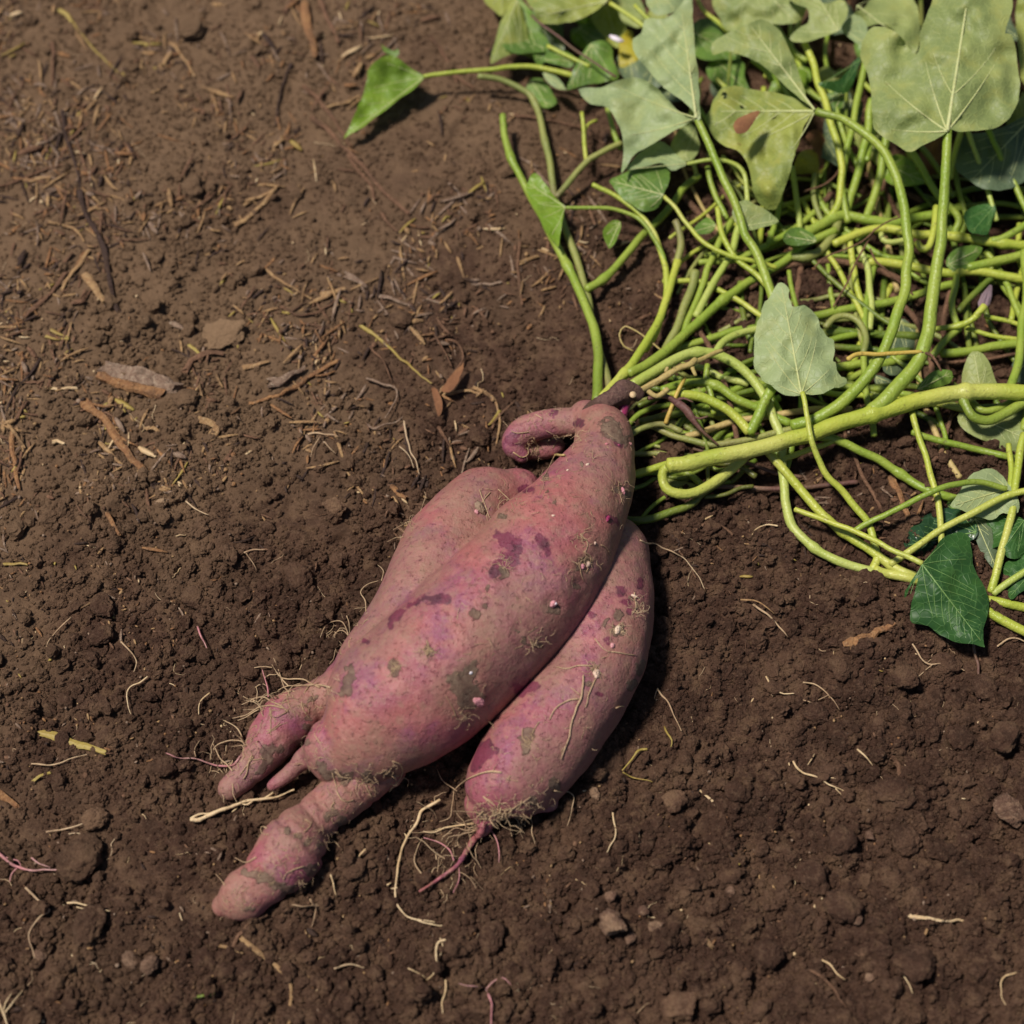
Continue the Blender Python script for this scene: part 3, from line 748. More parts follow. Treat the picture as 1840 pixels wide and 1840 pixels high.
# rootlets grown on the tubers
for par, lst in ((A_, [
  ('hair', 1.6, [(595,1236),(560,1232),(520,1238),(500,1245)]), ('hair', 1.5, [(575,1235),(540,1226),(505,1222),(490,1200)]), ('hair', 1.2, [(520,1238),(505,1222),(500,1202),(493,1188)]),
  ('hair', 1.4, [(516,1278),(500,1268),(480,1258),(455,1262),(435,1270)]), ('pinkroot', 1.5, [(484,1257),(480,1235),(474,1210)]), ('hair', 1.4, [(512,1275),(490,1268),(468,1272),(460,1280),(440,1290),(420,1297)]),
  ('hair', 1.2, [(468,1278),(450,1290),(430,1300)]), ('hair', 1.3, [(437,1328),(425,1310),(403,1298)]), ('hair', 1.3, [(440,1336),(420,1335),(395,1342),(385,1350),(380,1370)]),
  ('pinkroot', 1.8, [(432,1362),(420,1378),(400,1382),(375,1376),(350,1368),(325,1366),(300,1358)]), ('hair', 1.4, [(420,1386),(400,1370),(390,1350),(384,1340)]), ('hair', 1.2, [(355,1365),(352,1350),(362,1335)]),
  ('hair', 1.5, [(452,1358),(446,1375),(442,1392),(436,1400)]), ('hair', 1.2, [(456,1360),(446,1372),(430,1394)]), ('hair', 1.0, [(628,1143),(616,1122),(600,1122),(585,1130),(577,1150)]),
  ('hair', 1.1, [(632,1148),(618,1136),(606,1140),(600,1156),(592,1168)]), ('hair', 1.1, [(660,1100),(655,1080),(648,1070),(660,1056),(680,1050)]), ('hair', 1.0, [(625,1110),(628,1130),(632,1148)]),
  ('hair', 1.0, [(686,1045),(690,1030),(680,1022)]), ('hair', 1.0, [(738,940),(720,950),(708,957)]), ('hair', 1.0, [(725,965),(705,975),(695,980)]), ('hair', .9, [(755,920),(765,900),(762,890)]),
  ('hair', .9, [(862,880),(870,905),(880,930),(895,940)]), ('hair', .9, [(895,880),(912,895),(925,915)]), ('hair', .9, [(880,885),(868,898),(862,915)]), ('hair', 1.0, [(1028,780),(1010,785),(998,795),(994,805)]),
  ('hair', .9, [(1048,990),(1062,1000),(1058,1015),(1052,1030)]), ('hair', .9, [(1042,960),(1056,975),(1052,992)]), ('hair', .8, [(1040,1010),(1042,1030),(1050,1045)]), ('hair', .9, [(1000,815),(985,845),(975,860)]),
  ('hair', .9, [(1080,980),(1090,985),(1096,998)]), ('hair', 1.0, [(598,1388),(600,1402),(604,1420)]), ('hair', 1.0, [(602,1385),(612,1395),(632,1398)]), ('hair', 1.0, [(705,1366),(722,1374),(722,1390),(712,1405),(698,1420)]),
  ('tanstem', 2.4, [(1016,822),(985,826),(955,832),(932,840)]), ('hair', .8, [(560,1310),(572,1330),(580,1345)]), ('hair', .8, [(820,1290),(812,1270),(800,1250)]), ('hair', .9, [(766,1150),(772,1165),(768,1180)]),
 ]), (B_, [
  ('hair', 1.2, [(605,1422),(615,1438),(625,1440),(635,1436)]), ('hair', 1.0, [(548,1472),(560,1480),(552,1490),(544,1495)]), ('hair', 1.2, [(482,1490),(470,1490),(470,1500),(484,1500)]),
  ('hair', 1.3, [(462,1542),(448,1550),(440,1552),(425,1545)]), ('hair', 1.1, [(600,1440),(594,1450),(602,1456)]), ('hair', 1.0, [(545,1555),(515,1568),(510,1580)]), ('hair', .9, [(405,1590),(395,1580),(390,1575)]),
  ('hair', .9, [(590,1515),(600,1512),(612,1525)]), ('hair', 1.0, [(655,1410),(665,1425),(668,1436)]),
 ]), (C_, [
  ('hair', 1.7, [(1048,1215),(1045,1250),(1032,1280),(1022,1320),(1008,1362)]), ('hair', 1.3, [(1040,1255),(1015,1262),(998,1275),(988,1295)]), ('hair', 1.1, [(1042,1250),(1030,1240),(1025,1235)]),
  ('hair', 1.2, [(1062,1195),(1040,1196),(1018,1202),(1000,1200)]), ('hair', 1.2, [(1068,1222),(1060,1240),(1054,1265),(1050,1270)]), ('hair', 1.1, [(1098,1172),(1118,1174),(1142,1178)]), ('hair', 1.0, [(1070,1148),(1085,1168),(1098,1172)]),
  ('hair', 1.0, [(940,1310),(940,1325),(948,1338)]), ('hair', 1.0, [(970,1298),(962,1310),(956,1322)]), ('hair', 1.6, [(900,1388),(872,1388),(845,1398),(828,1412),(815,1428)]), ('hair', 1.1, [(822,1425),(800,1412),(790,1400),(786,1388)]),
  ('cream', 1.8, [(850,1486),(825,1488),(800,1492),(780,1502),(762,1498)]), ('hair', 1.2, [(856,1492),(838,1496),(820,1490),(806,1500),(798,1508)]), ('pinkroot', 1.5, [(815,1550),(806,1530),(790,1518),(775,1512),(762,1508)]),
  ('hair', 1.3, [(776,1596),(758,1575),(746,1555),(750,1530),(760,1510)]), ('pinkroot', 1.5, [(884,1496),(892,1512),(896,1530),(897,1555)]), ('pinkroot', 1.2, [(826,1545),(826,1570),(824,1590),(815,1608)]), ('hair', 1.0, [(828,1566),(842,1560),(852,1550)]),
  ('hair', 1.1, [(895,1472),(920,1462),(935,1470),(938,1485)]), ('hair', 1.1, [(900,1478),(918,1470),(930,1480),(936,1500)]), ('hair', 1.1, [(940,1466),(955,1475),(956,1500),(960,1520)]), ('hair', 1.2, [(995,1419),(1015,1424),(1030,1435),(1025,1465),(1018,1488)]),
  ('hair', 1.2, [(868,1432),(880,1440),(892,1450),(882,1462)]), ('hair', 1.1, [(905,1466),(925,1450),(940,1440),(952,1430)]), ('hair', 1.0, [(815,1428),(812,1450),(808,1475),(790,1482)]), ('hair', 1.0, [(1140,1065),(1142,1085),(1135,1105)]), ('hair', 1.2, [(1105,1272),(1118,1268),(1128,1274)]),
 ]), (D_, [
  ('hair', 1.1, [(950,775),(930,778),(915,772),(903,762)]), ('hair', 1.0, [(975,752),(962,745),(950,742)]), ('hair', 1.2, [(955,792),(966,800),(958,812)]), ('hair', 1.2, [(960,785),(966,798),(968,815)]), ('hair', 1.1, [(948,795),(958,806),(952,818)]), ('cream', 1.2, [(922,812),(938,822),(948,815),(945,804)]),
 ])):
    for mt, r, pts in lst: root(pts, r, mt, parent=par, name='rootlet', lift=1.5)
tr_ = root([(870,1478),(858,1505),(842,1531),(828,1552),(818,1566),(796,1580),(775,1594),(755,1608)], 6.0, 'skin', parent=C_, name='tail_root', lift=.9)
# fine fuzz of root hair
def fuzz(par, spots, n, lo, hi, rad=.45):
    mb = MB()
    for _ in range(n):
        cx, cy, sp = random.choice(spots)
        x = random.gauss(cx, sp); y = random.gauss(cy, sp)
        p, nr, ob = hit(x, y)
        if ob is None and random.random() < (.6 if hi < 40 else .25): continue
        L = random.uniform(lo, hi) * U; m = random.randint(4, 7)
        a = random.uniform(0, 6.28)
        d = np.array([math.cos(a), math.sin(a), random.uniform(-.4, .3)]) + nr * random.uniform(0, .7)
        pts = [p - nr * .6 * U]
        for k in range(m):
            d = d + np.array([random.gauss(0, .45), random.gauss(0, .45), random.gauss(-.08, .3)]); d /= np.linalg.norm(d)
            q = pts[-1] + d * L / m
            bb = TUB[0][0] if ob is None else [t[0] for t in TUB if t[1] == ob][0]
            near = bb.find_nearest(Vector(q))
            if near[0] is not None:
                s = (Vector(q) - near[0]).dot(near[1])
                if s < .5 * U: q = np.array(near[0] + near[1] * (.6 * U))
            pts.append(q)
        pts = np.array(pts)
        mb.add(*tube(pts, np.linspace(rad, rad * .4, len(pts)) * U * random.uniform(.8, 1.5), 4, cap=False))
    o = mk('root_hair', mb.arr(), mb.f, MAT['hair'], par); o['kind'] = 'stuff'
fuzz(A_, [(600,1385,22),(650,1395,20),(700,1390,14),(570,1330,25),(590,1250,16),(770,1170,4),(710,1198,5),(905,1010,5),(930,900,18),(985,870,12),(960,1150,12),(830,1290,10),(1050,1010,8),(1045,970,8),(1115,880,8),(870,910,16),(1000,790,12),(740,950,12),(640,1110,14),(600,1150,12),(550,1270,14),(430,1380,16),(450,1330,14),(500,1250,14),(560,1360,14),(850,1090,40),(760,1200,60),(1080,790,25),(1060,900,35),(970,1050,50)], 560, 8, 26)
fuzz(B_, [(620,1440,20),(560,1490,18),(600,1510,14),(540,1580,14),(480,1560,18),(430,1620,14),(660,1410,14),(520,1520,22)], 200, 7, 20)
fuzz(C_, [(810,1500,22),(850,1488,16),(925,1475,14),(900,1470,10),(830,1545,14),(790,1570,16)], 140, 25, 75, .85)
fuzz(A_, [(510,1240,22),(470,1270,20),(430,1330,18),(400,1365,20),(600,1140,14)], 110, 22, 60, .95)
fuzz(C_, [(870,1470,14),(880,1455,12),(930,1460,14),(810,1560,10),(785,1590,10),(1070,1205,8),(1110,1130,8),(950,1330,8),(1145,1090,8),(930,1390,30),(1000,1300,40),(960,1440,14),(830,1500,20)], 300, 8, 28)
fuzz(D_, [(955,800,9),(940,760,14),(985,745,14),(960,812,8),(1030,790,10)], 130, 6, 18)

# buds and cut knobs
def bud(px, py, r, mat, par, tip=None, el=1.0, ang=0, h=.9):
    p, n, ob = hit(px, py)
    me = LUMPS[1].copy(); me.name = 'bud'; me.materials.clear(); me.materials.append(MAT[mat])
    o = bpy.data.objects.new('bud', me); COL.objects.link(o); o.parent = par
    r *= .82; o.location = (p + n * r * U * .12 - WL[par.name]).tolist()
    q = Vector(n).to_track_quat('Z', 'Y').to_matrix().to_4x4() @ Matrix.Rotation(ang, 4, 'Z')
    o.rotation_euler = q.to_euler(); o.scale = (r * U * el, r * U, r * U * h)
    WL[o.name] = WL[par.name]
for a in [(993,1085,7,'budpink',A_),(996,1084,3,'white',A_,0,1,0,3.2),(1046,1018,5.5,'budpink',A_),(1056,1014,5.5,'budtip',A_),(1069,976,3,'budtip',A_),(1056,835,3.5,'budtip',A_),(1119,882,5,'budpink',A_,0,1.4,.6),(1090,798,3.5,'pinkroot',A_),(1112,800,3,'magenta',A_),
  (860,1260,9,'budpink',A_,0,1.5,-1.1,.9),(862,914,11,'greywood',A_,0,1.3,.7,.9),(856,920,5,'budpink',A_),(1092,932,5,'magenta',A_,0,1.8,-.5),(994,927,3,'budtip',A_),(846,1209,3,'white',A_),(1133,798,3.5,'pinkroot',A_,0,1.3,1.5),(1020,845,2.5,'budtip',A_),
  (1071,1211,8,'budtip',C_,0,1.1),(1109,1132,6,'budtip',C_,0,1.5),(1100,1160,5,'budpink',C_,0,1.0,0,.9),(1140,1072,4,'budtip',C_,0,1.7,1.3),(928,840,4,'budpink',A_,0,1.3)]:
    bud(*a)

# woody crown with its broken twigs
def chain(rows, sides=12, rough=.25, flat=1.0):
    c = catmull(rows, step=4)
    return tube(P(c[:, 0], c[:, 1], c[:, 2]), c[:, 3] * U * (1 + .12 * vn2(np.arange(len(c)) / 4, np.zeros(len(c)), 2)), sides, flat, rough=rough)
def part(name, chains, mat, parent, label=None):
    mb = MB()
    for c in chains: mb.add(*c)
    o = mk(name, mb.arr(), mb.f, MAT[mat], parent)
    if label: o['label'] = label
    return o
cr = part('crown', [chain([(1052,755,88,20),(1075,732,115,17),(1100,718,120,15),(1120,706,122,18),(1138,704,122,17),(1152,712,114,12)])], 'crown', plant, 'brown woody crown where tubers and vines meet')
p0 = P(1137, 710, 143)
part('cut_end', [tube(np.array([p0, p0 + np.array([0, -.2, .8]) * 4 * U]), 6 * U, 12)], 'cream', cr)
part('stub', [chain([(1126,722,104,9),(1120,734,100,10),(1117,748,94,9),(1114,755,90,5)], rough=0)], 'magenta', plant, 'magenta shoot stub under the crown')
part('twig', [chain([(1145,704,122,6),(1165,693,120,5),(1190,680,122,6),(1220,662,124,6),(1240,655,124,7),(1250,645,124,5)]), chain([(1238,656,124,6),(1262,645,120,4),(1285,634,118,4),(1298,630,116,3)]),
  chain([(1244,660,122,4),(1250,675,118,3)]), chain([(1160,700,116,5),(1180,712,110,4),(1200,700,108,5)]), chain([(1196,668,120,3.5),(1200,660,124,3)])], 'tanstem', plant, 'dry tan twig broken off above the crown')
part('twig', [chain([(1165,716,108,4),(1195,712,98,3.5),(1214,722,90,5),(1235,738,84,6),(1250,760,76,4.5),(1268,780,66,3),(1290,800,50,2)], 9, .5), chain([(1214,722,90,3),(1228,716,92,2.5),(1245,722,90,1.5)], 7, .4), chain([(1240,745,82,3),(1256,752,80,2),(1272,748,80,1.5)], 7, .4)], 'purple', plant, 'withered reddish stalk slanting down from the crown')
# ------------------------------------------------------------------ vines and stalks
def stem_geo(pts, r, h, nodes=(), step=6, sides=12, wob=2.0):
    """pts: (px,py) or (px,py,h); r: radius or (r0,r1); h: height or (h0,..,hn)"""
    n = len(pts)
    if len(pts[0]) == 2:
        hh = np.interp(np.linspace(0, 1, n), np.linspace(0, 1, len(h)), h) if isinstance(h, (tuple, list)) else np.full(n, float(h))
        q = np.array([(p[0], p[1], k) for p, k in zip(pts, hh)], float)
    else: q = np.array(pts, float)
    c = catmull(q, step=step); k = len(c)
    rr = np.linspace(r[0], r[1], k) if isinstance(r, (tuple, list)) else np.full(k, float(r))
    s0 = q[0, 0] * .37
    t = np.arange(k)
    rr = rr * (1.0 if np.max(rr) > 13 else .88) * (1 + .035 * vn2(t / 3.1 + s0, np.zeros(k), 4))
    for nx, ny in nodes:
        d = np.hypot(c[:, 0] - nx, c[:, 1] - ny)
        rr = rr * (1 + .32 * np.exp(-(d / 9) ** 2))
    x = c[:, 0] + wob * vn2(t / 6.0 + s0, np.zeros(k), 7); y = c[:, 1] + wob * vn2(t / 6.0 + s0, np.zeros(k), 8)
    hgt = c[:, 2]
    p = P(x, y, hgt)
    g = gh(p[:, 0], p[:, 1]) / U + rr * .8          # never under the soil
    hgt = np.maximum(hgt, g)
    hgt = np.convolve(np.pad(hgt, 2, mode='edge'), np.ones(5) / 5, 'valid')
    return tube(P(x, y, hgt), rr * U, sides, rough=.03)

def vine_part(mat, pts, r, h, nodes=()):
    v, f = stem_geo(pts, r, h, nodes)
    return mk('vine', v, f, MAT[mat], plant)
for a in [
 ('green', [(1072,722),(1075,640),(1060,570),(1035,510),(1020,480),(985,410),(950,350),(920,285),(905,225),(903,205)], (11,7.5), (70,45,40,60,70), [(1020,478),(922,283)]),
 ('olive', [(1098,712),(1088,672),(1076,630),(1055,530),(1040,470),(1015,405),(998,350),(993,320),(980,253),(961,181),(935,158),(900,143),(860,136)], (9,7), (60,30,28,36,60), [(961,185),(975,258)]),
 ('bright', [(1081,715),(1121,672),(1166,608),(1188,570),(1198,533),(1217,472)], (10,8), (95,60,50), [(1121,669),(1217,470)]),
 ('green', [(1129,672),(1166,656),(1201,629),(1246,586),(1300,538),(1363,498),(1410,470),(1450,438),(1500,412)], (11,9), (85,50,45,60), [(1300,538)]),
 ('pale', [(1137,692),(1180,664),(1220,642),(1254,632),(1294,640),(1331,664),(1358,693),(1385,736),(1402,785),(1406,850),(1413,907),(1427,949),(1457,981),(1510,1008),(1571,1026)], (11,9), (100,85,55,22,18), [(1254,632),(1460,985)]),
 ('green', [(1190,700),(1246,686),(1286,692),(1326,716),(1363,732),(1420,760)], 9, (70,60,45), [(1286,693)]),
 ('bright', [(1200,706),(1240,708),(1268,714),(1300,730),(1326,752),(1347,775)], 10, (80,75,60)),
 ('green', [(1052,520),(1085,500),(1120,462),(1153,425),(1190,388),(1227,343),(1256,318)], (9,8), (40,36,50), [(1085,500)]),
]: vine_part(*a)

def vine(label, mat, pts, r, h, nodes=(), group=None, cat='vine', name='vine'):
    v, f = stem_geo(pts, r, h, nodes)
    o = mk(name, v, f, MAT[mat]); tag(o, label, cat, group); return o
V = [
 ('thick bright vine crossing from the right edge towards the tubers', 'bright', [(1990,712),(1900,706),(1840,706),(1776,702),(1710,706),(1656,717),(1603,735),(1560,748),(1510,760),(1457,778),(1403,794),(1350,807),(1290,820),(1230,833),(1200,838)], (15,14), (95,90,85), [(1566,745),(1735,704)]),
 ('hooked green vine curling back under the end of the thick bright vine', 'bright', [(1212,838),(1196,842),(1190,855),(1195,876),(1214,886),(1246,885),(1281,869),(1315,842),(1340,815)], (10,11), (84,60,50,45)),
 ('thin yellow green stem reaching the tuber neck beside the hooked vine', 'bright', [(1240,822),(1190,838),(1145,850),(1120,856)], (7,8), (60,50)),
 ('dark green vine looping low behind the tuber neck', 'dim', [(1300,862),(1262,888),(1240,906),(1180,931),(1137,936),(1110,930)], 8, (30,20)),
 ('thick green stem rising from the thick bright vine to the largest leaf', 'green', [(1568,738,92),(1600,708,105),(1643,661,120),(1662,618,135),(1672,560,150),(1686,467,178),(1694,400,200),(1694,373,208),(1699,293,232),(1702,236,252)], (14,8), 0),
 ('long arched stem over the tangle ending at a drooping lobed leaf', 'green', [(1425,765,60),(1462,757,70),(1499,736,85),(1536,701,100),(1571,658,118),(1600,600,135),(1622,533,150),(1632,469,165),(1630,420,180),(1622,367,195),(1606,306,208),(1582,266,215),(1550,240,218),(1510,213,214),(1467,200,205)], (13,8.5), 0),
 ('thick petiole rising to the pale two lobed leaf at the top', 'green', [(1347,778,60),(1369,733,75),(1390,680,90),(1400,600,100),(1388,535,115),(1358,453,130),(1337,419,140),(1323,367,155),(1297,314,170),(1275,266,182),(1256,224,192),(1251,212,195)], (11,8), 0),
 ('green vine arcing beneath the thick bright vine to the lower right', 'green', [(1470,785),(1499,791),(1563,818),(1616,852),(1670,882),(1718,895),(1760,905)], 9, (70,30,22), [(1620,850)]),
 ('short connecting stem under the thick bright vine near the soil', 'bright', [(1393,831),(1430,818),(1478,800),(1505,788)], 6, (40,60)),
 ('bright vine slanting across bare soil below the thick vine', 'bright', [(1370,802),(1403,838),(1430,869),(1470,915),(1510,954),(1563,990),(1600,1016),(1650,1038),(1720,1060),(1776,1077),(1850,1094),(1960,1110)], (9,9), (60,30,18,18), [(1512,957),(1600,1016)]),
 ('lowest bright vine on the soil leaving at the right edge', 'bright', [(1571,1026),(1643,1043),(1720,1072),(1776,1101),(1840,1133),(1960,1180)], 9.5, (18,22,20), [(1571,1026)]),
 ('thin stem crossing the soil to the dark green leaf', 'bright', [(1430,917),(1488,936),(1536,957),(1590,981),(1656,1013)], 5.5, (45,60,85)),
 ('thin upright stem crossing the lower right vines', 'bright', [(1640,741),(1648,773),(1667,837),(1680,880),(1688,917),(1693,975)], 6.5, (75,60,45)),
 ('thin arched stem ending at the pale leaf with the hole at right', 'green', [(1536,954),(1576,933),(1643,899),(1696,877),(1750,865),(1808,877)], 6, (35,70,90,80)),
 ('stem rising from the lower vine junction to the right edge', 'bright', [(1598,1015),(1643,984),(1696,949),(1750,920),(1803,893),(1860,880),(1950,872)], 7, (30,70,100)),
 ('upright stem at the far right by the blue green leaf', 'bright', [(1781,1064),(1797,1000),(1816,928),(1828,850),(1840,780)], 8, (25,60,80)),
 ('short stem leaning to the right edge above the lower vines', 'pale', [(1784,1066),(1840,1029),(1930,975)], 7, (25,60)),
 ('straight green stem above the lower right soil', 'green', [(1640,775),(1660,783),(1710,797),(1776,813),(1822,824)], 7, (50,40)),
 ('stout looping vine at the right edge under the thick vine', 'green', [(1730,712,88),(1738,735,88),(1750,750,82),(1775,757,78),(1803,746,76),(1850,720,80),(1950,680,90)], (9,12), 0, [(1735,716)]),
 ('second green stem along the stout looping vine at the right edge', 'green', [(1745,722,60),(1765,738,62),(1800,730,62),(1850,700,60),(1940,650,60)], (7,9), 0),
 ('yellow green stem running right of the tuber neck', 'olive', [(1170,765),(1220,786),(1273,797),(1326,792),(1390,778),(1440,765)], 7, (40,42,50)),
 ('pale tan dried stem above the yellow green stem', 'tanstem', [(1225,785),(1273,772),(1321,758),(1390,746),(1450,738),(1530,735)], 7, (35,40,45)),
 ('curved grey green stem touching the tuber neck', 'olive', [(1128,786),(1156,770),(1192,764),(1225,776)], 6, (60,52)),
 ('short upright yellow brown stalk under the crown twig', 'yellow', [(1196,760),(1207,732),(1230,677)], (5,4), (60,100)),
 ('reddish runner on the soil right of the tuber neck', 'purple', [(1245,806),(1320,825),(1390,848),(1440,856)], 4, (22,12)),
 ('lower reddish runner on the soil ending under the bright vine', 'purple', [(1262,876),(1330,876),(1390,878),(1480,874),(1540,866)], 5, (14,10)),
 ('yellowish stem under the pale two lobed leaf rising from a node', 'olive', [(1218,470),(1225,440),(1219,408),(1214,396)], 8, (50,66)),
 ('light green stem bending up left to a cut tip', 'bright', [(1160,628),(1182,585),(1192,555),(1198,505),(1194,470),(1180,432),(1150,385),(1105,349),(1065,331)], (8,5), (40,50,60,80)),
 ('olive stem right of the crown, third of the upright bundle', 'olive', [(1190,640),(1208,606),(1230,549),(1246,512),(1249,487)], 9, (36,45,50), [(1249,488)]),
 ('green stem in the upright bundle beside its olive neighbour', 'green', [(1214,632),(1230,592),(1254,538),(1267,501),(1273,477),(1294,432),(1315,398)], 7.5, (34,50,60)),
 ('pale stem, rightmost of the upright bundle', 'pale', [(1250,568),(1278,512),(1310,459),(1328,413),(1334,390)], 8, (50,60,70)),
 ('green stem with a bend ending at the pale toothed leaf', 'green', [(1205,628),(1240,618),(1294,602),(1331,592),(1370,586),(1420,572)], 8, (30,34,30)),
 ('pale curved stem tip above the crown twig', 'pale', [(1284,634),(1300,612),(1331,597),(1375,588)], 8, (80,66,50)),
 ('slender petiole hanging down from the pale toothed leaf', 'bright', [(1440,706,125),(1449,741,118),(1457,783,112),(1467,821,90),(1491,858,70),(1523,895,52),(1558,940,38),(1572,985,26),(1576,1006,22),(1568,1024,18)], (5,8.5), 0),
 ('long thin petiole of the rounded green leaf', 'bright', [(1193,352,95),(1213,372,92),(1233,400,88),(1270,437,84),(1313,458,82),(1353,467,80),(1395,480,70)], (4.5,5.5), 0),
 ('thin arched stalk above the rounded green leaf', 'pale', [(1236,294,100),(1275,287,108),(1313,293,108),(1335,312,100),(1341,345,88),(1342,380,80)], (4,6), 0),
 ('thin stalk of the narrow dark leaf', 'green', [(1017,373,70),(1068,373,72),(1105,376,70),(1142,391,66),(1174,426,62),(1190,458,58),(1197,500,50)], (4,5.5), 0),
 ('short upright shoot on bare soil under the pale leaves', 'bright', [(1044,202),(1048,245),(1053,295)], (4,5), (60,30)),
 ('tiny curled side shoot left of the pale leaf', 'bright', [(1050,262),(1050,235),(1060,220),(1074,214)], 3.2, (40,48)),
 ('straight brown grey stem under the pale leaf, left of the tangle', 'olive', [(998,354),(1046,298),(1080,276),(1118,258)], 7, (36,50,55)),
 ('long stalk of the folded bright leaf', 'bright', [(762,139,55),(803,130,58),(858,125,60),(905,122,62),(958,122,62),(1025,134,58),(1060,146,50)], (5,7), 0),
 ('thin stalk behind the folded top leaves', 'bright', [(985,82),(1036,109),(1060,120)], 5, (70,75)),
 ('thin purple line of a withered stalk over the top leaves', 'purple', [(955,28),(980,48),(1040,92),(1108,138)], 2.8, (95,96,92)),
 ('yellow green stalk between the top leaves', 'bright', [(1096,6),(1125,26),(1160,52)], 5, (130,130)),
 ('second stalk between the top leaves', 'bright', [(1140,8),(1155,24),(1170,40)], 4, (130,128)),
 ('stem hanging below the left tip of the pale leaf', 'green', [(1092,195),(1102,228),(1112,268)], 6, (60,40)),
 ('light upright stem under the drooping lobed leaf', 'pale', [(1425,300),(1435,373),(1438,412)], 6.5, (70,50)),
 ('second light upright stem under the drooping lobed leaf', 'olive', [(1462,312),(1462,350),(1470,385),(1478,400)], 6, (66,50)),
 ('bright stem passing behind the drooping leaf into the tangle', 'bright', [(1446,77),(1470,144),(1494,226),(1510,288),(1512,325),(1505,365),(1486,396),(1460,420)], 8, (150,120,80,50)),
 ('green stem beside the large leaf, leaning left', 'green', [(1556,100),(1550,133),(1536,200),(1526,253),(1514,306),(1516,360),(1524,400)], 7.5, (150,110,60)),
 ('green stem just left of the large leaf', 'green', [(1566,180),(1558,240),(1545,300),(1532,345),(1515,390)], 9, (120,80,50)),
 ('green stem emerging below the left edge of the large leaf', 'green', [(1592,245),(1586,290),(1572,345),(1556,390)], 9, (110,70,50)),
 ('stem slanting right from below the large leaf', 'green', [(1636,268),(1659,306),(1683,346),(1707,373),(1722,396),(1715,420)], 8, (110,80,50)),
 ('short stem crossing behind the thick rising stem', 'bright', [(1727,236),(1712,290),(1706,320)], 7, (120,90)),
 ('stem right of the thick rising stem going down', 'green', [(1714,300),(1722,345),(1736,395),(1728,425)], 6, (80,50)),
 ('thin stem right of the large leaf base, left of two', 'pale', [(1739,236),(1760,298),(1781,365),(1790,395)], 5.5, (130,80)),
 ('thin stem right of the large leaf base, right of two', 'green', [(1773,232),(1808,298),(1845,380),(1880,440)], 6.5, (140,80)),
 ('thick dark green vine running across the middle of the tangle', 'green', [(1430,445),(1443,426),(1478,402),(1510,388),(1563,397),(1616,398),(1678,386),(1730,372)], 11, (60,62,60), [(1500,390)]),
 ('bent olive vine with a knot left of the thick dark vine', 'olive', [(1424,460),(1450,462),(1474,453),(1496,428),(1505,405),(1512,370)], 9.5, (50,56), [(1452,460)]),
 ('thick bright vine running to the right edge in the middle of the tangle', 'bright', [(1500,440),(1540,420),(1584,412),(1643,420),(1723,426),(1803,437),(1860,440),(1960,436)], (9,11), (60,70,66), [(1720,426),(1800,437)]),
 ('small u shaped stem hanging beside the thick rising stem', 'bright', [(1684,372),(1677,415),(1668,443),(1655,446),(1648,434)], 7.5, (100,90,85)),
 ('pale looped stem by the bright vine in the middle', 'pale', [(1584,418),(1586,430),(1602,437),(1640,430)], 6, (72,70)),
 ('curved vine at the right edge above the bright one', 'green', [(1870,380),(1840,405),(1803,428),(1780,434)], 8, (90,70)),
 ('stout vine leaving at the right edge, middle height', 'green', [(1738,482),(1760,478),(1800,468),(1850,455),(1940,430)], 10, (60,66)),
 ('long stem below the stout vine at the right edge', 'bright', [(1560,470),(1633,478),(1700,490),(1750,488),(1840,503),(1950,520)], 9.5, (50,56), [(1722,490)]),
 ('thin upright stem in the middle gap, left of two', 'bright', [(1526,430),(1533,480),(1548,545)], 7, (56,40)),
 ('thin upright stem in the middle gap, right of two', 'pale', [(1546,445),(1560,490),(1566,545),(1562,590)], 7, (56,40)),
 ('long green vine behind the pale toothed leaf running right', 'green', [(1380,585),(1462,568),(1536,554),(1611,541),(1670,522),(1720,508)], 9, (36,40)),
 ('olive looped stem right of the pale toothed leaf', 'olive', [(1484,588),(1500,572),(1522,568),(1545,578),(1556,602),(1550,635)], 7, (50,56)),
 ('dark green stem behind the arched stem', 'dim', [(1440,598),(1500,597),(1600,602),(1660,606)], 9, (25,25)),
 ('low stem right of the pale toothed leaf, upper', 'dim', [(1490,622),(1560,628),(1640,632)], 7, (24,24)),
 ('low stem right of the pale toothed leaf, lower', 'green', [(1490,662),(1530,656),(1580,652),(1640,640)], 9, (28,28)),
 ('green stem low under the arched stem', 'green', [(1480,700),(1520,696),(1582,700),(1640,710)], 7, (36,40)),
 ('green stem meeting the right edge above the thick vine', 'green', [(1690,634),(1740,630),(1790,622),(1850,617),(1950,610)], 9.5, (44,48)),
 ('stalk carrying the dried flower bud', 'bright', [(1660,596),(1690,591),(1722,586),(1742,577),(1760,562)], (5,7), (60,70,86), [(1722,586)]),
 ('stem joining the flower stalk from above', 'green', [(1718,495),(1711,546),(1716,570),(1722,584)], 7, (60,62)),
 ('upright vine at the far right edge', 'green', [(1842,450),(1843,528),(1837,586),(1829,653),(1815,700)], 9, (80,90)),
 ('short green stem left of the flower stalk', 'green', [(1676,640),(1690,622),(1706,604),(1723,588)], 8, (56,60)),
 ('thin stem running from the flower stalk to the right edge', 'bright', [(1736,590),(1790,606),(1860,612)], 5, (50,52)),
 ('thin stem above the flower stalk to the right edge', 'bright', [(1770,568),(1800,576),(1860,590)], 5, (60,60)),
 ('thin stem between the flower stalk and the stout vine', 'dim', [(1723,560),(1750,530),(1780,500),(1800,488)], 7, (44,46)),
 ('upright stem at the right edge over the pale leaf', 'bright', [(1813,800),(1815,830),(1817,880)], 6, (60,60)),
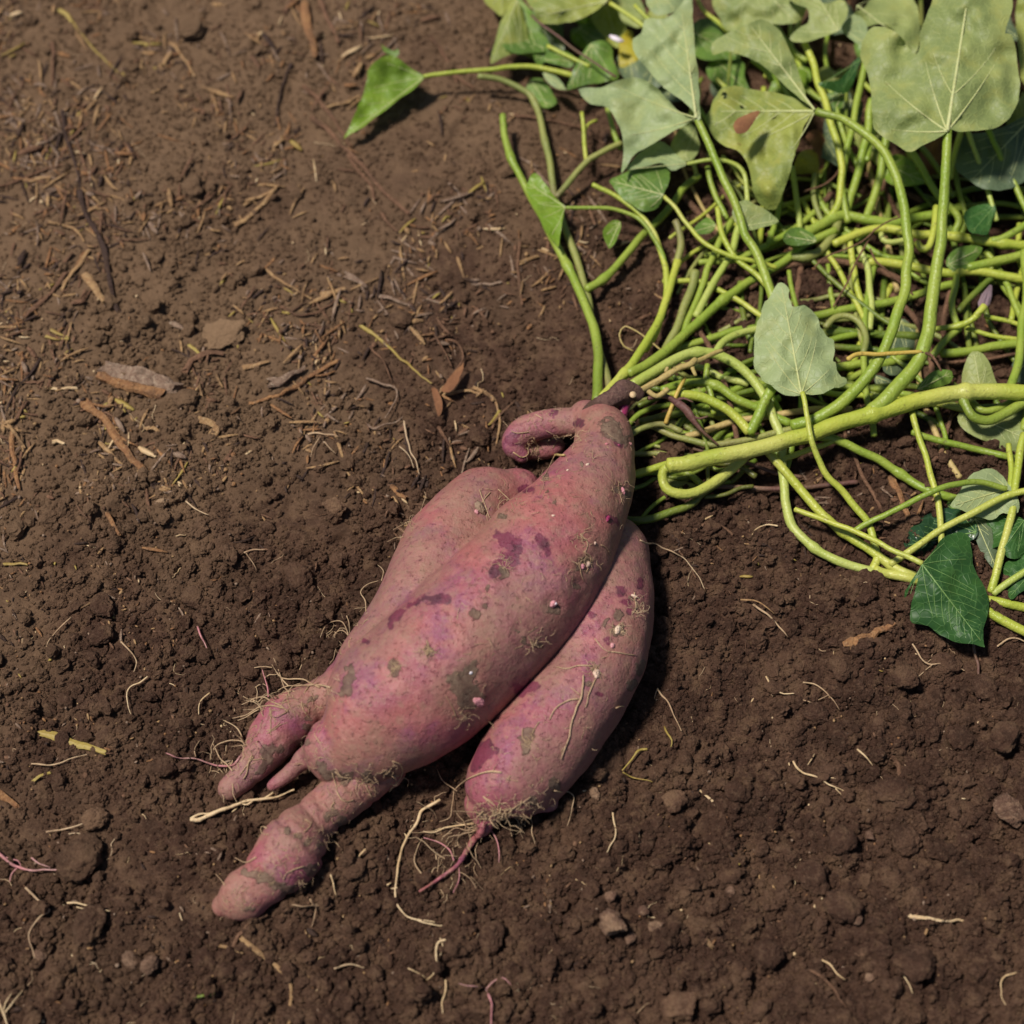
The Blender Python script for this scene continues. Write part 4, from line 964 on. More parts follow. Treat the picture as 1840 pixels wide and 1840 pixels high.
 ('low curving stem under the thick bright vine', 'green', [(1380,700),(1408,760),(1420,800),(1410,850)], 8, (40,20)),
 ('green stem showing between the thick vine and the tan stem', 'green', [(1240,740),(1300,742),(1350,730),(1400,715)], 8, (30,30)),
 ('faint stem low beside the crown', 'dim', [(1150,760),(1200,748),(1260,742),(1320,745)], 8, (36,30)),
 ('thin stem leaving the crown bundle downwards', 'green', [(1271,655),(1270,685),(1277,710),(1281,745)], 6, (70,50)),
 ('curved stem near the crown behind the twig', 'pale', [(1225,655),(1262,660),(1300,680),(1345,690)], 7, (40,36)),
 ('slim green stem under the pale two lobed leaf', 'green', [(1272,300),(1282,345),(1304,395)], 6, (80,60)),
 ('slim stem parallel to the thick petiole', 'bright', [(1290,372),(1300,430),(1330,470),(1375,510),(1400,540)], 6, (90,60)),
 ('stem from the upper left gap to the tangle', 'green', [(1385,145),(1372,125),(1350,108)], 6, (130,140)),
 ('stem across the dark gap at the top', 'green', [(1380,290),(1400,330),(1395,390),(1380,440)], 6.5, (60,50)),
 ('stem crossing the dark gap left of the large leaf', 'green', [(1480,150),(1500,180),(1512,230),(1540,300)], 6, (110,70)),
]
for a in V: vine(*a)

# loose stems nothing tells apart
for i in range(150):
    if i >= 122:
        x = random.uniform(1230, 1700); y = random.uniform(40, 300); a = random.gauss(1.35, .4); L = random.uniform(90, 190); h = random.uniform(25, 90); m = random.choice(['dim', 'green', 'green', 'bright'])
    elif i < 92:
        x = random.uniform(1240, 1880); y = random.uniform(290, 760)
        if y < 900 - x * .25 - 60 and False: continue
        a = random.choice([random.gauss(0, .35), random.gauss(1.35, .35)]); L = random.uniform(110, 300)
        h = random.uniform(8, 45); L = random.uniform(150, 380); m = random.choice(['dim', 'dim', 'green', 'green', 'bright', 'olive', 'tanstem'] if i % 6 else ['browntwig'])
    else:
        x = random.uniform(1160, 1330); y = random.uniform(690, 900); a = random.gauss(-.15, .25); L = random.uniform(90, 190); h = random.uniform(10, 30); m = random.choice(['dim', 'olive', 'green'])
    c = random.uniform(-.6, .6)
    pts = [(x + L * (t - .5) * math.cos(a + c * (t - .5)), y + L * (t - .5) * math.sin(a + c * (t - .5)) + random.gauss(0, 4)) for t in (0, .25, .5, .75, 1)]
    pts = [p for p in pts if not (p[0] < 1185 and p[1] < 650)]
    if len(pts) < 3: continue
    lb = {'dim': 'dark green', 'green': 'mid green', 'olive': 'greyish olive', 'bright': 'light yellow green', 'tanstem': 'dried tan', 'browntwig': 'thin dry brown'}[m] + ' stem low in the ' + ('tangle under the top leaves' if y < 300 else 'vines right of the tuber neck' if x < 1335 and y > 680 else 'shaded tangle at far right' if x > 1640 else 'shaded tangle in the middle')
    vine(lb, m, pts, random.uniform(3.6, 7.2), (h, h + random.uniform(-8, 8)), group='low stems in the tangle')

# withered fibres hanging in the tangle
for lab, pts, r, h, m in [
 ('thin brown fibre arching over the shaded gap in the tangle', [(1464,480),(1490,458),(1545,437),(1573,412),(1600,396),(1625,388)], 1.8, (90,110), 'browntwig'),
 ('brown fibre dropping from the vines into the shaded gap', [(1573,412),(1545,460),(1520,510),(1498,550)], 2.2, (100,50), 'browntwig'),
 ('reddish fibre beside the arched stem', [(1563,448),(1573,470),(1600,490),(1622,512),(1640,530)], 2, (90,70), 'browntwig'),
 ('curly thin dry tendril left of the upright stems', [(1188,628),(1160,605),(1140,592),(1122,586),(1112,600),(1120,620),(1138,630)], 1.8, (60,70,50), 'tanstem'),
 ('brown fibre crossing under the withered leaf', [(1445,345),(1475,335),(1500,315),(1512,300)], 2.2, (80,70), 'browntwig'),
]: vine(lab, m, pts, r, h, cat='fibre', name='dry_fibre')
o = mk('withered_stalk', *stem_geo([(1524,645),(1540,636),(1560,635),(1590,637),(1656,633)], (5,4), (140,136,138)), MAT['yellow'])
tag(o, 'yellow withered stalk lying across the two thick rising stems', 'stalk')
v, f = stem_geo([(1656,633),(1672,636),(1682,648),(1692,668)], (4,2), (138,130))
mk('withered_tip', v, f, MAT['browntwig'], o)

# dried flower bud
bt = empty('dried_flower', P(1762, 560, 88).tolist()); tag(bt, 'dried purple grey flower bud standing above the vines at right', 'flower')
mb = MB(); mb.add(*stem_geo([(1754,566,84),(1762,558,88),(1768,550,90)], (6,9), 0)); mk('calyx', mb.arr(), mb.f, MAT['bright'], bt)
for k in range(6):
    a = k * 1.05
    ox, oy = 7 * math.cos(a), 5 * math.sin(a)
    v, f = tube(P(*[np.array(q) for q in ([1764+ox*.4,1768+ox,1773+ox*.9,1780+ox*.3],[556+oy*.4,545+oy,530+oy*.8,514+oy*.4],[88,91,93,94])]), np.array([3,5,4,1.2])*U, 6, .45)
    mk('petal', v, f, MAT['dryflower'], bt)

# ------------------------------------------------------------------ leaves
def shrink_noise(x, y, s): return vn2(x / 34, y / 34, s) * .6 + vn2(x / 13, y / 13, s + 1) * .25
def leaf(label, outline, base, tip, mat, z=(60, 0, 0, 0, 6), sp=8, jag=1.2, holes=(), petiole=None, vein='vpale', sides=None, vr=2.6, cup=0.0, cat='leaf', closed_step=7, nveins=5, name='leaf', lobe=None):
    """z: height at base, slope in x, slope in y, fold along the midrib, ripple height"""
    z = z[:3] + (z[3] * 2.0, z[4] * 1.8)
    s = (hash((outline[0][0] * 31 + outline[0][1])) % 97)
    oc = catmull(outline, closed=True, step=closed_step)
    k = len(oc)
    oc = oc + jag * np.stack([vn2(np.arange(k) / 1.6, np.zeros(k) + s, 3), vn2(np.arange(k) / 1.6, np.zeros(k) + s, 4)], -1)
    bx, by = base; tx, ty = tip
    L = math.hypot(tx - bx, ty - by); ux, uy = (tx - bx) / L, (ty - by) / L
    def zf(x, y):
        x = np.asarray(x, float); y = np.asarray(y, float)
        t = (x - bx) * ux + (y - by) * uy; q = (x - bx) * -uy + (y - by) * ux
        h = z[0] + z[1] * (x - bx) + z[2] * (y - by) + z[3] * (np.sqrt(q * q + 36) - 6) + z[4] * (vn2(x / 48 + s, y / 48, s) + .45 * vn2(x / 20, y / 20 + s, s + 2))
        h = h + cup * (t / L) ** 2 * L * .1
        if lobe: h = h - lobe * np.clip(((y - by) - (x - bx) * .80) / 14, 0, 1) * np.clip(np.hypot(x - bx, y - by) / 50, 0, 1)
        # blade puckers a little between side veins
        h = h + z[4] * .16 * np.cos((t + abs(q) * .6) / 9.0) * np.clip(abs(q) / 12, 0, 1)
        return np.maximum(h, 6)
    # points: outline plus inner grid
    pts = [Vector((float(a), float(b))) for a, b in oc]
    x0, y0 = oc.min(0); x1, y1 = oc.max(0)
    X1, Y1 = oc[:, 0], oc[:, 1]; X2, Y2 = np.roll(X1, 1), np.roll(Y1, 1)
    def inside(x, y):
        m = (Y1 > y) != (Y2 > y)
        return (np.sum(x < (X2[m] - X1[m]) * (y - Y1[m]) / (Y2[m] - Y1[m]) + X1[m]) % 2) == 1
    gx = np.arange(x0, x1, sp); gy = np.arange(y0, y1, sp)
    for iy, y in enumerate(gy):
        for x in gx + (sp / 2 if iy % 2 else 0):
            if inside(x, y) and np.min(np.hypot(oc[:, 0] - x, oc[:, 1] - y)) > sp * .45: pts.append(Vector((float(x), float(y))))
    r = delaunay_2d_cdt(pts, [], [list(range(k))], 1, 1e-4)
    vv = np.array([q[:] for q in r[0]]); ff = [list(q) for q in r[2]]
    if holes:
        ff = [q for q in ff if not any(math.hypot(vv[q, 0].mean() - hx, vv[q, 1].mean() - hy) < hr for hx, hy, hr in holes)]
    w = P(vv[:, 0], vv[:, 1], zf(vv[:, 0], vv[:, 1]))
    lo = gh(w[:, 0], w[:, 1]) + 2 * U; w[:, 2] = np.maximum(w[:, 2], lo)
    fl = []
    for q in ff:
        a, b, c = w[q[0]], w[q[1]], w[q[2]]
        if np.cross(b - a, c - a) @ (CAM - a) < 0: q = q[::-1]
        fl.append(q)
    e = empty(name, P(bx, by, float(zf(bx, by))).tolist()); tag(e, label, cat)
    blade = mk('blade', w, fl, MAT[mat], e)
    if vein:
        mb = MB()
        def ray_out(x, y, a):
            ca, sa = math.cos(a), math.sin(a); best = None
            for i in range(k):
                x1_, y1_ = oc[i]; x2_, y2_ = oc[(i + 1) % k]
                dx, dy = x2_ - x1_, y2_ - y1_; den = ca * dy - sa * dx
                if abs(den) < 1e-9: continue
                t = ((x1_ - x) * dy - (y1_ - y) * dx) / den; u = ((x1_ - x) * sa - (y1_ - y) * ca) / den
                u = -(((x - x1_) * sa - (y - y1_) * ca)) / (dx * sa - dy * ca) * -1 if False else ((x - x1_) * sa - (y - y1_) * ca) / (dx * sa - dy * ca)
                if t > 4 and 0 <= u <= 1 and (best is None or t < best): best = t
            return best
        def vline(x, y, a, bend, r0, frac=.93, L=None):
            L = L or ray_out(x, y, a)
            if L is None or L < 10: return None
            L *= frac; n = max(4, int(L / 9)); t = np.linspace(0, 1, n)
            aa = a + bend * t
            xs = x + np.cumsum(np.r_[0, np.cos(aa[1:])]) * L / (n - 1); ys = y + np.cumsum(np.r_[0, np.sin(aa[1:])]) * L / (n - 1)
            p = P(xs, ys, zf(xs, ys)); p = p + (CAM - p) / np.linalg.norm(CAM - p, axis=1)[:, None] * (r0 * .25 * U)
            mb.add(*tube(p, np.linspace(r0, .5, n) * U, 6, cap=False)); return xs, ys
        A0 = math.atan2(uy, ux)
        t = np.linspace(0, .97, 14); xs = bx + ux * L * t; ys = by + uy * L * t
        p = P(xs, ys, zf(xs, ys)); p = p + (CAM - p) / np.linalg.norm(CAM - p, axis=1)[:, None] * (vr * .25 * U)
        mb.add(*tube(p, np.linspace(vr, .6, 14) * U, 8, cap=False))
        for da, bd in ((.55, -.18), (-.55, .18), (1.15, -.2), (-1.15, .2), (1.8, -.2), (-1.8, .2)):
            vline(bx, by, A0 + da, bd, vr * .55, .86)
        for j in range(nveins):
            q = .2 + .62 * j / max(1, nveins - 1)
            for sg in (1, -1):
                vline(bx + ux * L * q, by + uy * L * q, A0 + sg * .75, -sg * .3, vr * .36, .8)
        mk('vein', mb.arr(), mb.f, MAT[vein], blade)['kind'] = 'stuff'
    if petiole:
        pm, rows, r0 = petiole
        rows = [(bx, by, float(zf(bx, by)))] + rows
        v, f = stem_geo(rows, r0, 0, wob=.5); mk('petiole', v, f, MAT[pm], e)
    return e

leaf('largest pale green three lobed leaf standing at the top right', [(1700,240),(1670,255),(1637,272),(1611,261),(1582,242),(1568,221),(1566,170),(1558,128),(1547,107),(1547,83),(1560,56),(1579,47),(1603,53),(1624,72),(1640,96),(1651,90),(1654,59),(1667,24),(1680,-10),(1700,-60),(1740,-110),(1790,-70),(1818,-10),(1815,30),(1806,60),(1818,62),(1828,110),(1832,165),(1819,205),(1790,229),(1750,235),(1722,237),(1708,232)],
     (1702,236), (1752,-90), 'lpale', (255,.06,-.24,-.10,7), sp=9, vr=4, nveins=2)
leaf('pale blue green two lobed leaf pointing up and left at the top', [(1258,212),(1257,180),(1254,130),(1247,70),(1244,15),(1240,-20),(1217,18),(1195,32),(1165,33),(1156,42),(1153,60),(1138,70),(1136,80),(1142,99),(1166,128),(1194,157),(1228,184),(1248,204),(1240,209),(1216,197),(1196,175),(1174,154),(1147,140),(1110,144),(1078,157),(1044,158),(1042,165),(1057,184),(1092,194),(1110,221),(1118,240),(1120,285),(1118,310),(1142,277),(1169,261),(1201,240),(1233,224),(1250,216)],
     (1251,212), (1225,20), 'lsage', (198,.10,-.18,-.08,7), vein='vpale', sp=7, vr=3, lobe=30, nveins=4)
leaf('large drooping leaf with insect holes at the end of the arched stem', [(1462,200),(1440,182),(1400,168),(1350,160),(1313,154),(1297,157),(1286,173),(1275,197),(1268,212),(1278,240),(1300,262),(1330,275),(1345,300),(1352,340),(1366,368),(1390,378),(1398,368),(1416,320),(1432,266),(1446,225),(1458,206)],
     (1464,200), (1290,200), 'lyell', (205,.28,-.10,-.15,9), holes=((1303,171,5),(1332,192,3.5)), sp=6, vr=3.4)
leaf('folded upper lobe rising from the same arched stem', [(1465,197),(1452,182),(1438,139),(1419,88),(1398,53),(1374,35),(1350,40),(1313,56),(1286,72),(1277,88),(1283,98),(1307,92),(1350,107),(1382,127),(1408,152),(1440,178)],
     (1464,198), (1345,42), 'lpale', (208,.08,-.14,-.16,7), vr=2.6)
leaf('pale toothed leaf with a rust spot lying over the middle of the vines', [(1441,708),(1409,709),(1385,693),(1366,677),(1355,656),(1354,619),(1363,571),(1379,539),(1393,517),(1403,507),(1412,514),(1417,522),(1416,536),(1424,549),(1432,553),(1443,549),(1457,557),(1468,572),(1481,597),(1494,608),(1500,617),(1500,632),(1497,645),(1502,652),(1504,666),(1512,676),(1520,682),(1516,692),(1499,698),(1478,706),(1451,709)],
     (1440,708), (1404,510), 'lsage', (125,.03,-.14,-.12,6), jag=2.6, sp=6, vr=2.4)
leaf('dark green pleated leaf hanging over bare soil at the lower right', [(1656,1013),(1669,1000),(1683,981),(1694,968),(1712,959),(1730,957),(1742,966),(1746,990),(1748,1013),(1760,1040),(1772,1062),(1777,1080),(1774,1107),(1766,1138),(1769,1164),(1750,1157),(1718,1154),(1688,1140),(1668,1124),(1648,1122),(1636,1114),(1637,1090),(1644,1060),(1650,1038),(1634,1058),(1626,1075),(1627,1062),(1642,1036),(1652,1022)],
     (1657,1014), (1765,1155), 'ldark', (88,-.05,-.28,-.22,5), sp=6, vein='vdark', vr=1.6, nveins=6)
leaf('glossy dark leaf behind the hanging pleated leaf', [(1622,979),(1632,955),(1651,933),(1675,920),(1709,912),(1736,918),(1752,935),(1758,958),(1742,972),(1710,972),(1683,975),(1659,1005),(1643,992)], (1754,956), (1628,980), 'ldeep', (40,.12,-.1,-.12,8), vein='vdark', vr=1.6)
leaf('rounded fresh green leaf in the middle left of the vines', [(1193,349),(1187,365),(1174,378),(1153,379),(1129,365),(1110,349),(1100,333),(1096,324),(1116,314),(1142,303),(1169,301),(1188,294),(1199,294),(1204,307),(1201,328)], (1192,350), (1097,325), 'lmid', (96,.10,-.1,-.18,5), vein='vpale', sp=5, vr=1.5)
leaf('narrow dark green leaf standing upright left of the vines', [(1016,371),(1003,360),(985,338),(968,314),(958,312),(948,328),(945,340),(956,365),(967,389),(980,415),(1001,442),(1006,436),(1009,405),(1013,383)], (1016,372), (950,330), 'lbright', (70,.05,-.2,.2,4), vein='vpale', sp=5, vr=1.1, nveins=3)
leaf('folded bright green leaf alone on the soil, far left of the vines', [(762,138),(743,125),(722,109),(700,98),(675,109),(662,125),(656,158),(640,198),(627,228),(617,250),(629,242),(656,226),(694,196),(722,174),(749,155)], (760,140), (618,248), 'lbright', (55,.05,-.18,.16,5), vein='vpale', sp=6, vr=1.2, nveins=4)
leaf('small curled tuft at the back of the folded bright green leaf', [(700,98),(690,92),(684,78),(690,84),(698,88),(706,92),(716,88),(718,98),(708,104)], (702,100), (686,80), 'lmid', (62,0,-.2,.2,2), vein=None, sp=4)
for a in [
 ('yellowish pointed leaf at the top left of the foliage', [(881,114),(889,75),(900,40),(913,13),(926,-5),(940,26),(952,75),(964,108),(967,112),(948,101),(924,96),(902,104)], (930,0), (884,112), 'lyell', (80,.05,-.2,-.2,5)),
 ('dark folded leaf half behind the yellowish pointed leaf', [(928,-4),(950,14),(968,40),(988,80),(984,100),(970,118),(962,112),(952,75),(942,40)], (930,0), (975,115), 'lmid', (70,.02,-.2,.2,5)),
 ('leaf corner at the very top left of the foliage', [(868,-20),(872,4),(888,20),(902,30),(914,12),(922,-5),(905,-40)], (905,-25), (900,28), 'lyell', (60,0,-.2,-.1,4)),
 ('broad yellow green leaf along the top edge', [(945,-10),(960,20),(972,40),(1009,42),(1051,30),(1080,12),(1092,0),(1095,-30),(1040,-70),(970,-60)], (1090,2), (965,30), 'lyell', (120,.1,-.2,-.12,7)),
 ('triangular mid green leaf below the top leaves', [(1019,161),(1024,140),(1033,117),(1046,95),(1062,77),(1090,74),(1100,90),(1103,110),(1112,140),(1090,147),(1050,153)], (1062,80), (1021,158), 'lmid', (84,.05,-.2,-.15,5)),
 ('small shaded leaf left of the triangular leaf', [(974,107),(985,93),(1000,88),(1030,101),(1026,122),(1010,118),(990,114)], (1028,108), (976,108), 'lmid', (64,0,-.1,-.2,4)),
 ('small pale folded leaf under the long stalk', [(975,130),(992,133),(1005,142),(1016,158),(1019,162),(998,158),(984,147)], (978,131), (1016,160), 'lsage', (60,0,-.1,-.2,3)),
 ('soft dim green leaf in the shade under the long stalk', [(945,155),(955,142),(975,140),(990,160),(1000,185),(985,195),(965,190),(950,175)], (955,145), (985,192), 'lmid', (24,0,-.1,-.2,3)),
 ('pale leaf in the top middle behind the two lobed leaf', [(1108,20),(1125,45),(1150,50),(1160,34),(1150,0),(1110,-30),(1092,-5)], (1098,0), (1150,48), 'lpale', (90,0,-.2,-.1,6)),
 ('blue green leaf at the top edge above the two lobed leaf', [(1160,-4),(1170,18),(1182,28),(1215,22),(1240,4),(1247,-40),(1180,-60)], (1170,-30), (1215,20), 'lsage', (150,0,-.2,-.1,5)),
 ('yellow leaf in shade behind the two lobed leaf', [(1115,68),(1135,55),(1145,95),(1165,128),(1175,145),(1150,140),(1120,138),(1112,110)], (1130,60), (1150,140), 'lgold', (50,0,-.2,-.1,5)),
 ('large pale leaf at the top between the lobed leaves', [(1281,-5),(1297,40),(1310,57),(1350,45),(1380,43),(1420,43),(1440,35),(1448,0),(1430,-50),(1340,-60)], (1350,-40), (1430,40), 'lpale', (160,.05,-.2,-.1,7)),
 ('three pointed pale leaf with a pale stalk near the top', [(1507,56),(1478,67),(1443,77),(1419,69),(1440,48),(1452,42),(1451,16),(1430,6),(1410,-10),(1440,-30),(1480,5),(1510,-2),(1523,10),(1520,32),(1512,48)], (1506,56), (1470,-5), 'lpale', (190,.05,-.2,-.08,5)),
 ('broad leaf behind the left lobe of the largest leaf', [(1535,24),(1552,16),(1576,-10),(1632,-12),(1651,27),(1652,80),(1640,98),(1620,70),(1600,50),(1575,42),(1555,48)], (1540,10), (1645,90), 'lpale', (170,.05,-.2,-.1,7)),
 ('small leaf piece wedged left of the broad leaf', [(1512,50),(1536,24),(1555,40),(1560,58),(1548,80),(1530,70)], (1515,52), (1550,76), 'lsage', (165,0,-.2,-.1,3)),
 ('dusky pale leaf hanging below the largest leaf at right', [(1720,250),(1776,236),(1816,222),(1850,210),(1900,260),(1850,320),(1803,341),(1763,338),(1736,320),(1716,300)], (1850,215), (1745,325), 'lgrey', (140,.05,-.15,-.1,7)),
 ('yellow green leaf on the right edge above the middle', [(1826,8),(1842,-10),(1900,0),(1920,100),(1870,160),(1838,150),(1830,90)], (1900,20), (1842,145), 'lyell', (200,.05,-.2,-.1,6)),
 ('small pale cupped leaf above the thick petiole', [(1342,360),(1322,366),(1315,383),(1326,406),(1345,414),(1375,408),(1399,397),(1382,382),(1366,372)], (1330,408), (1398,396), 'lpale', (128,.05,-.2,.12,3)),
 ('tiny crinkled green leaf curled over a stem end', [(1408,425),(1419,410),(1440,409),(1462,420),(1468,434),(1446,441),(1414,440)], (1466,434), (1410,424), 'lmid', (96,0,-.2,-.3,5)),
 ('tiny pale leaf on a short stalk left of the thick petiole', [(1243,416),(1254,402),(1270,390),(1286,405),(1276,418),(1252,420)], (1286,405), (1244,417), 'lmid', (74,0,-.2,-.2,3)),
 ('dark crinkled leaf near the right edge of the middle vines', [(1741,415),(1733,382),(1765,368),(1788,370),(1782,400),(1772,423),(1755,420)], (1786,372), (1745,418), 'ldark', (110,0,-.2,-.3,6)),
 ('small oval leaf hanging over bare soil at the left of the vines', [(1116,399),(1100,396),(1086,408),(1084,424),(1092,442),(1097,445),(1108,430),(1113,415)], (1114,400), (1094,444), 'lbright', (60,0,-.15,.2,2)),
 ('pale leaf upper edge showing above the thick vine at right', [(1731,696),(1734,656),(1747,632),(1766,635),(1779,653),(1787,680),(1788,698)], (1762,700), (1750,634), 'lpale', (58,0,-.3,-.1,3)),
 ('leaf lying along the thick vine beside the withered tip', [(1648,700),(1660,680),(1680,666),(1710,668),(1708,688),(1676,697)], (1650,700), (1708,670), 'lmid', (60,0,-.2,-.2,5)),
 ('pale veined leaf under the looping vine at the right edge', [(1723,742),(1722,757),(1733,773),(1750,784),(1776,795),(1792,810),(1850,812),(1900,780),(1880,730),(1830,728),(1803,755),(1763,760),(1740,745)], (1735,740), (1870,800), 'lpale', (45,.02,-.1,-.1,6)),
 ('pale leaf with a brown edged hole at the right', [(1736,864),(1750,850),(1773,841),(1797,850),(1811,869),(1826,888),(1832,912),(1824,925),(1803,922),(1782,933),(1760,930),(1722,915),(1708,908),(1726,882)], (1810,878), (1715,908), 'lsage', (72,.03,-.1,-.12,5)),
 ('dark green leaf under the pale leaf with the hole', [(1776,930),(1830,928),(1860,960),(1840,998),(1810,1002),(1798,980),(1782,985),(1776,960)], (1840,935), (1800,990), 'ldark', (50,0,-.1,-.2,6)),
 ('dark green leaf at the lower right edge above the pale stem', [(1803,1018),(1822,1004),(1845,994),(1900,1010),(1890,1060),(1840,1062),(1816,1078),(1808,1050)], (1870,1010), (1815,1072), 'ldark', (40,0,-.1,-.2,6)),
 ('shaded grey green leaf strip behind the hanging pleated leaf', [(1744,928),(1776,938),(1788,980),(1798,996),(1790,1026),(1768,1000),(1750,962)], (1752,932), (1790,1020), 'lgrey', (40,0,-.1,-.1,4)),
 ('deep shaded leaf behind the thick rising stem', [(1617,573),(1640,585),(1660,598),(1654,640),(1630,672),(1588,668),(1590,620)], (1620,575), (1592,668), 'lgrey', (34,0,-.1,-.1,4)),
 ('small shaded leaf low between the rising stems', [(1572,675),(1592,680),(1612,692),(1590,704),(1576,695)], (1574,677), (1610,692), 'lgrey', (34,0,-.1,-.1,3)),
 ('pale leaf bent above the rounded green leaf', [(1126,306),(1142,282),(1172,258),(1193,256),(1214,277),(1234,295),(1206,306),(1190,292),(1153,301)], (1234,294), (1130,304), 'lsage', (104,.02,-.2,-.15,4)),
 ('yellowing leaf tucked under the two lobed leaf', [(1206,261),(1220,235),(1246,224),(1257,266),(1243,288),(1225,287),(1207,270)], (1250,230), (1228,286), 'lpale', (110,0,-.2,-.15,4)),
 ('dark upright leaf beside the largest leaf', [(1470,150),(1510,141),(1537,107),(1547,107),(1523,165),(1491,162)], (1546,108), (1474,152), 'ldark', (150,0,-.2,-.2,5)),
 ('dim leaf below the dark upright leaf', [(1481,171),(1515,165),(1516,187),(1499,202),(1483,192)], (1515,168), (1486,190), 'lmid', (110,0,-.2,-.2,4)),
 ('grey brown leaf scrap lying on the drooping leaf', [(1318,226),(1326,213),(1345,204),(1366,200),(1352,222),(1340,238),(1324,240)], (1366,201), (1320,236), 'lbrown', (222,0,-.1,-.2,2)),
 ('reddish withered leaf crumpled below the largest leaf', [(1661,256),(1691,245),(1692,293),(1670,328),(1646,325),(1651,288)], (1690,248), (1648,322), 'lbrown', (60,0,-.2,-.3,12)),
 ('brown withered leaf crumpled under the drooping leaf', [(1448,245),(1470,232),(1491,266),(1494,288),(1467,306),(1462,269)], (1470,235), (1470,304), 'lbrown', (90,0,-.2,-.3,10)),
 ('dying yellow leaf under the brown crumpled leaf', [(1427,309),(1438,274),(1467,269),(1481,293),(1475,312),(1451,312)], (1440,276), (1476,310), 'lgold', (80,0,-.2,-.2,7)),
 ('green leaf piece with a yellow edge in the tangle at right', [(1700,470),(1712,450),(1740,440),(1765,445),(1750,470),(1735,485),(1712,488)], (1705,475), (1760,448), 'lmid', (70,0,-.2,-.3,9)),
 ('small leaf fragment at the middle right edge', [(1820,650),(1835,630),(1860,640),(1870,680),(1835,690),(1822,672)], (1860,640), (1825,670), 'lgrey', (50,0,-.2,-.1,4)),
 ('small green leaf under the leaning stems above the soil', [(1700,905),(1716,893),(1730,898),(1724,912),(1708,914)], (1728,900), (1702,908), 'lmid', (30,0,-.1,-.1,3)),
 ('large dim leaf beyond the top edge at right', [(1500,-30),(1540,-20),(1590,-15),(1640,-30),(1660,-120),(1580,-160),(1500,-120)], (1580,-150), (1560,-20), 'lpale', (180,0,-.2,-.1,7)),
 ('broad leaf beyond the right edge at the top', [(1850,20),(1900,-40),(1990,-20),(2010,80),(1960,160),(1890,150)], (1990,0), (1870,120), 'lpale', (190,0,-.2,-.1,7)),
 ('dark leaf beyond the right edge at middle height', [(1860,300),(1930,260),(2000,300),(1990,380),(1920,410),(1870,370)], (1990,310), (1870,350), 'ldark', (120,0,-.2,-.1,7)),
 ('pale leaf beyond the right edge near the looping vine', [(1890,520),(1960,500),(2020,560),(1990,640),(1920,630)], (1900,525), (2000,620), 'lsage', (110,0,-.2,-.1,7)),
]:
    big = len(a[1]) > 9
    leaf(a[0], a[1], a[2], a[3], a[4], a[5], sp=7, vein=None if a[4] in ('lbrown', 'lgold') else ('vdark' if a[4] in ('ldark', 'ldeep') else 'vpale'), vr=1.7 if big else 1.1, nveins=4 if big else 2)
v, f = tube(P(*[np.array(q) for q in ([1096,1104,1112,1120],[64,68,72,74],[92,94,93,90])]), np.array([3,7,7,3])*U, 8, .5)
tag(mk('petal', v, f, MAT['white']), 'small white petal in the shade between the top leaves', 'petal')

# shaded leaves low under the top ones
def heart(cx, cy, L, a, w=.8):
    base = [(0,0),(-.12,.16),(-.05,.38),(.15,.50),(.42,.46),(.70,.26),(1,0),(.70,-.26),(.42,-.46),(.15,-.50),(-.05,-.38),(-.12,-.16)]
    ca, sa = math.cos(a), math.sin(a)
    return [(cx + L * (x * ca - y * w * sa) * random.uniform(.92, 1.08), cy + L * (x * sa + y * w * ca) * 1.0) for x, y in base]
LOW = [(915,60,75,.4),(975,20,80,1.1),(1040,50,70,.6),(1130,100,60,1.4),(1200,30,80,2.2),(1290,110,80,.8),(1340,-20,90,1.9),(1410,110,80,1.2),(1470,20,90,.3),(1500,130,80,1.7),(1560,70,90,.9),(1600,-20,90,1.5),(1400,210,70,1.9),(1760,20,90,.6),(1830,180,90,1.2),(1790,270,80,2.0),(1480,250,60,1.0),(1600,300,70,.4),(1230,150,60,2.6),(1660,180,90,.2),(1250,60,90,.5),(1300,140,80,1.0),(1370,90,80,.4),(1530,180,80,2.2),(1090,10,80,1.3),(1000,-20,80,.9),(1180,110,70,1.9),(1440,120,80,2.4),(1340,240,70,.7),(1560,230,70,1.3)]
for i, (x, y, L, a) in enumerate(LOW):
    o_ = heart(x, y, L, a)
    cl_ = ('mid green', 'grey green', 'soft green', 'dusky', 'yellowish')[i % 5]
    wh_ = 'yellow green top left leaves' if x < 1120 else 'pale two lobed leaf' if x < 1270 else 'large drooping leaf with holes' if x < 1450 else 'three pointed pale leaf' if x < 1580 else 'largest pale leaf'
    e = leaf('shaded ' + cl_ + ' leaf low beneath the ' + wh_, o_, (x, y), (x + L * math.cos(a), y + L * math.sin(a)), ('lmid', 'lgrey', 'lbright', 'lgrey', 'lyell')[i % 5], (random.uniform(25, 70), .05, random.uniform(-.3, .1), random.uniform(-.35, .2), 7), sp=8, vr=1.2, nveins=3)
    e['group'] = 'shaded leaves beneath the top foliage'
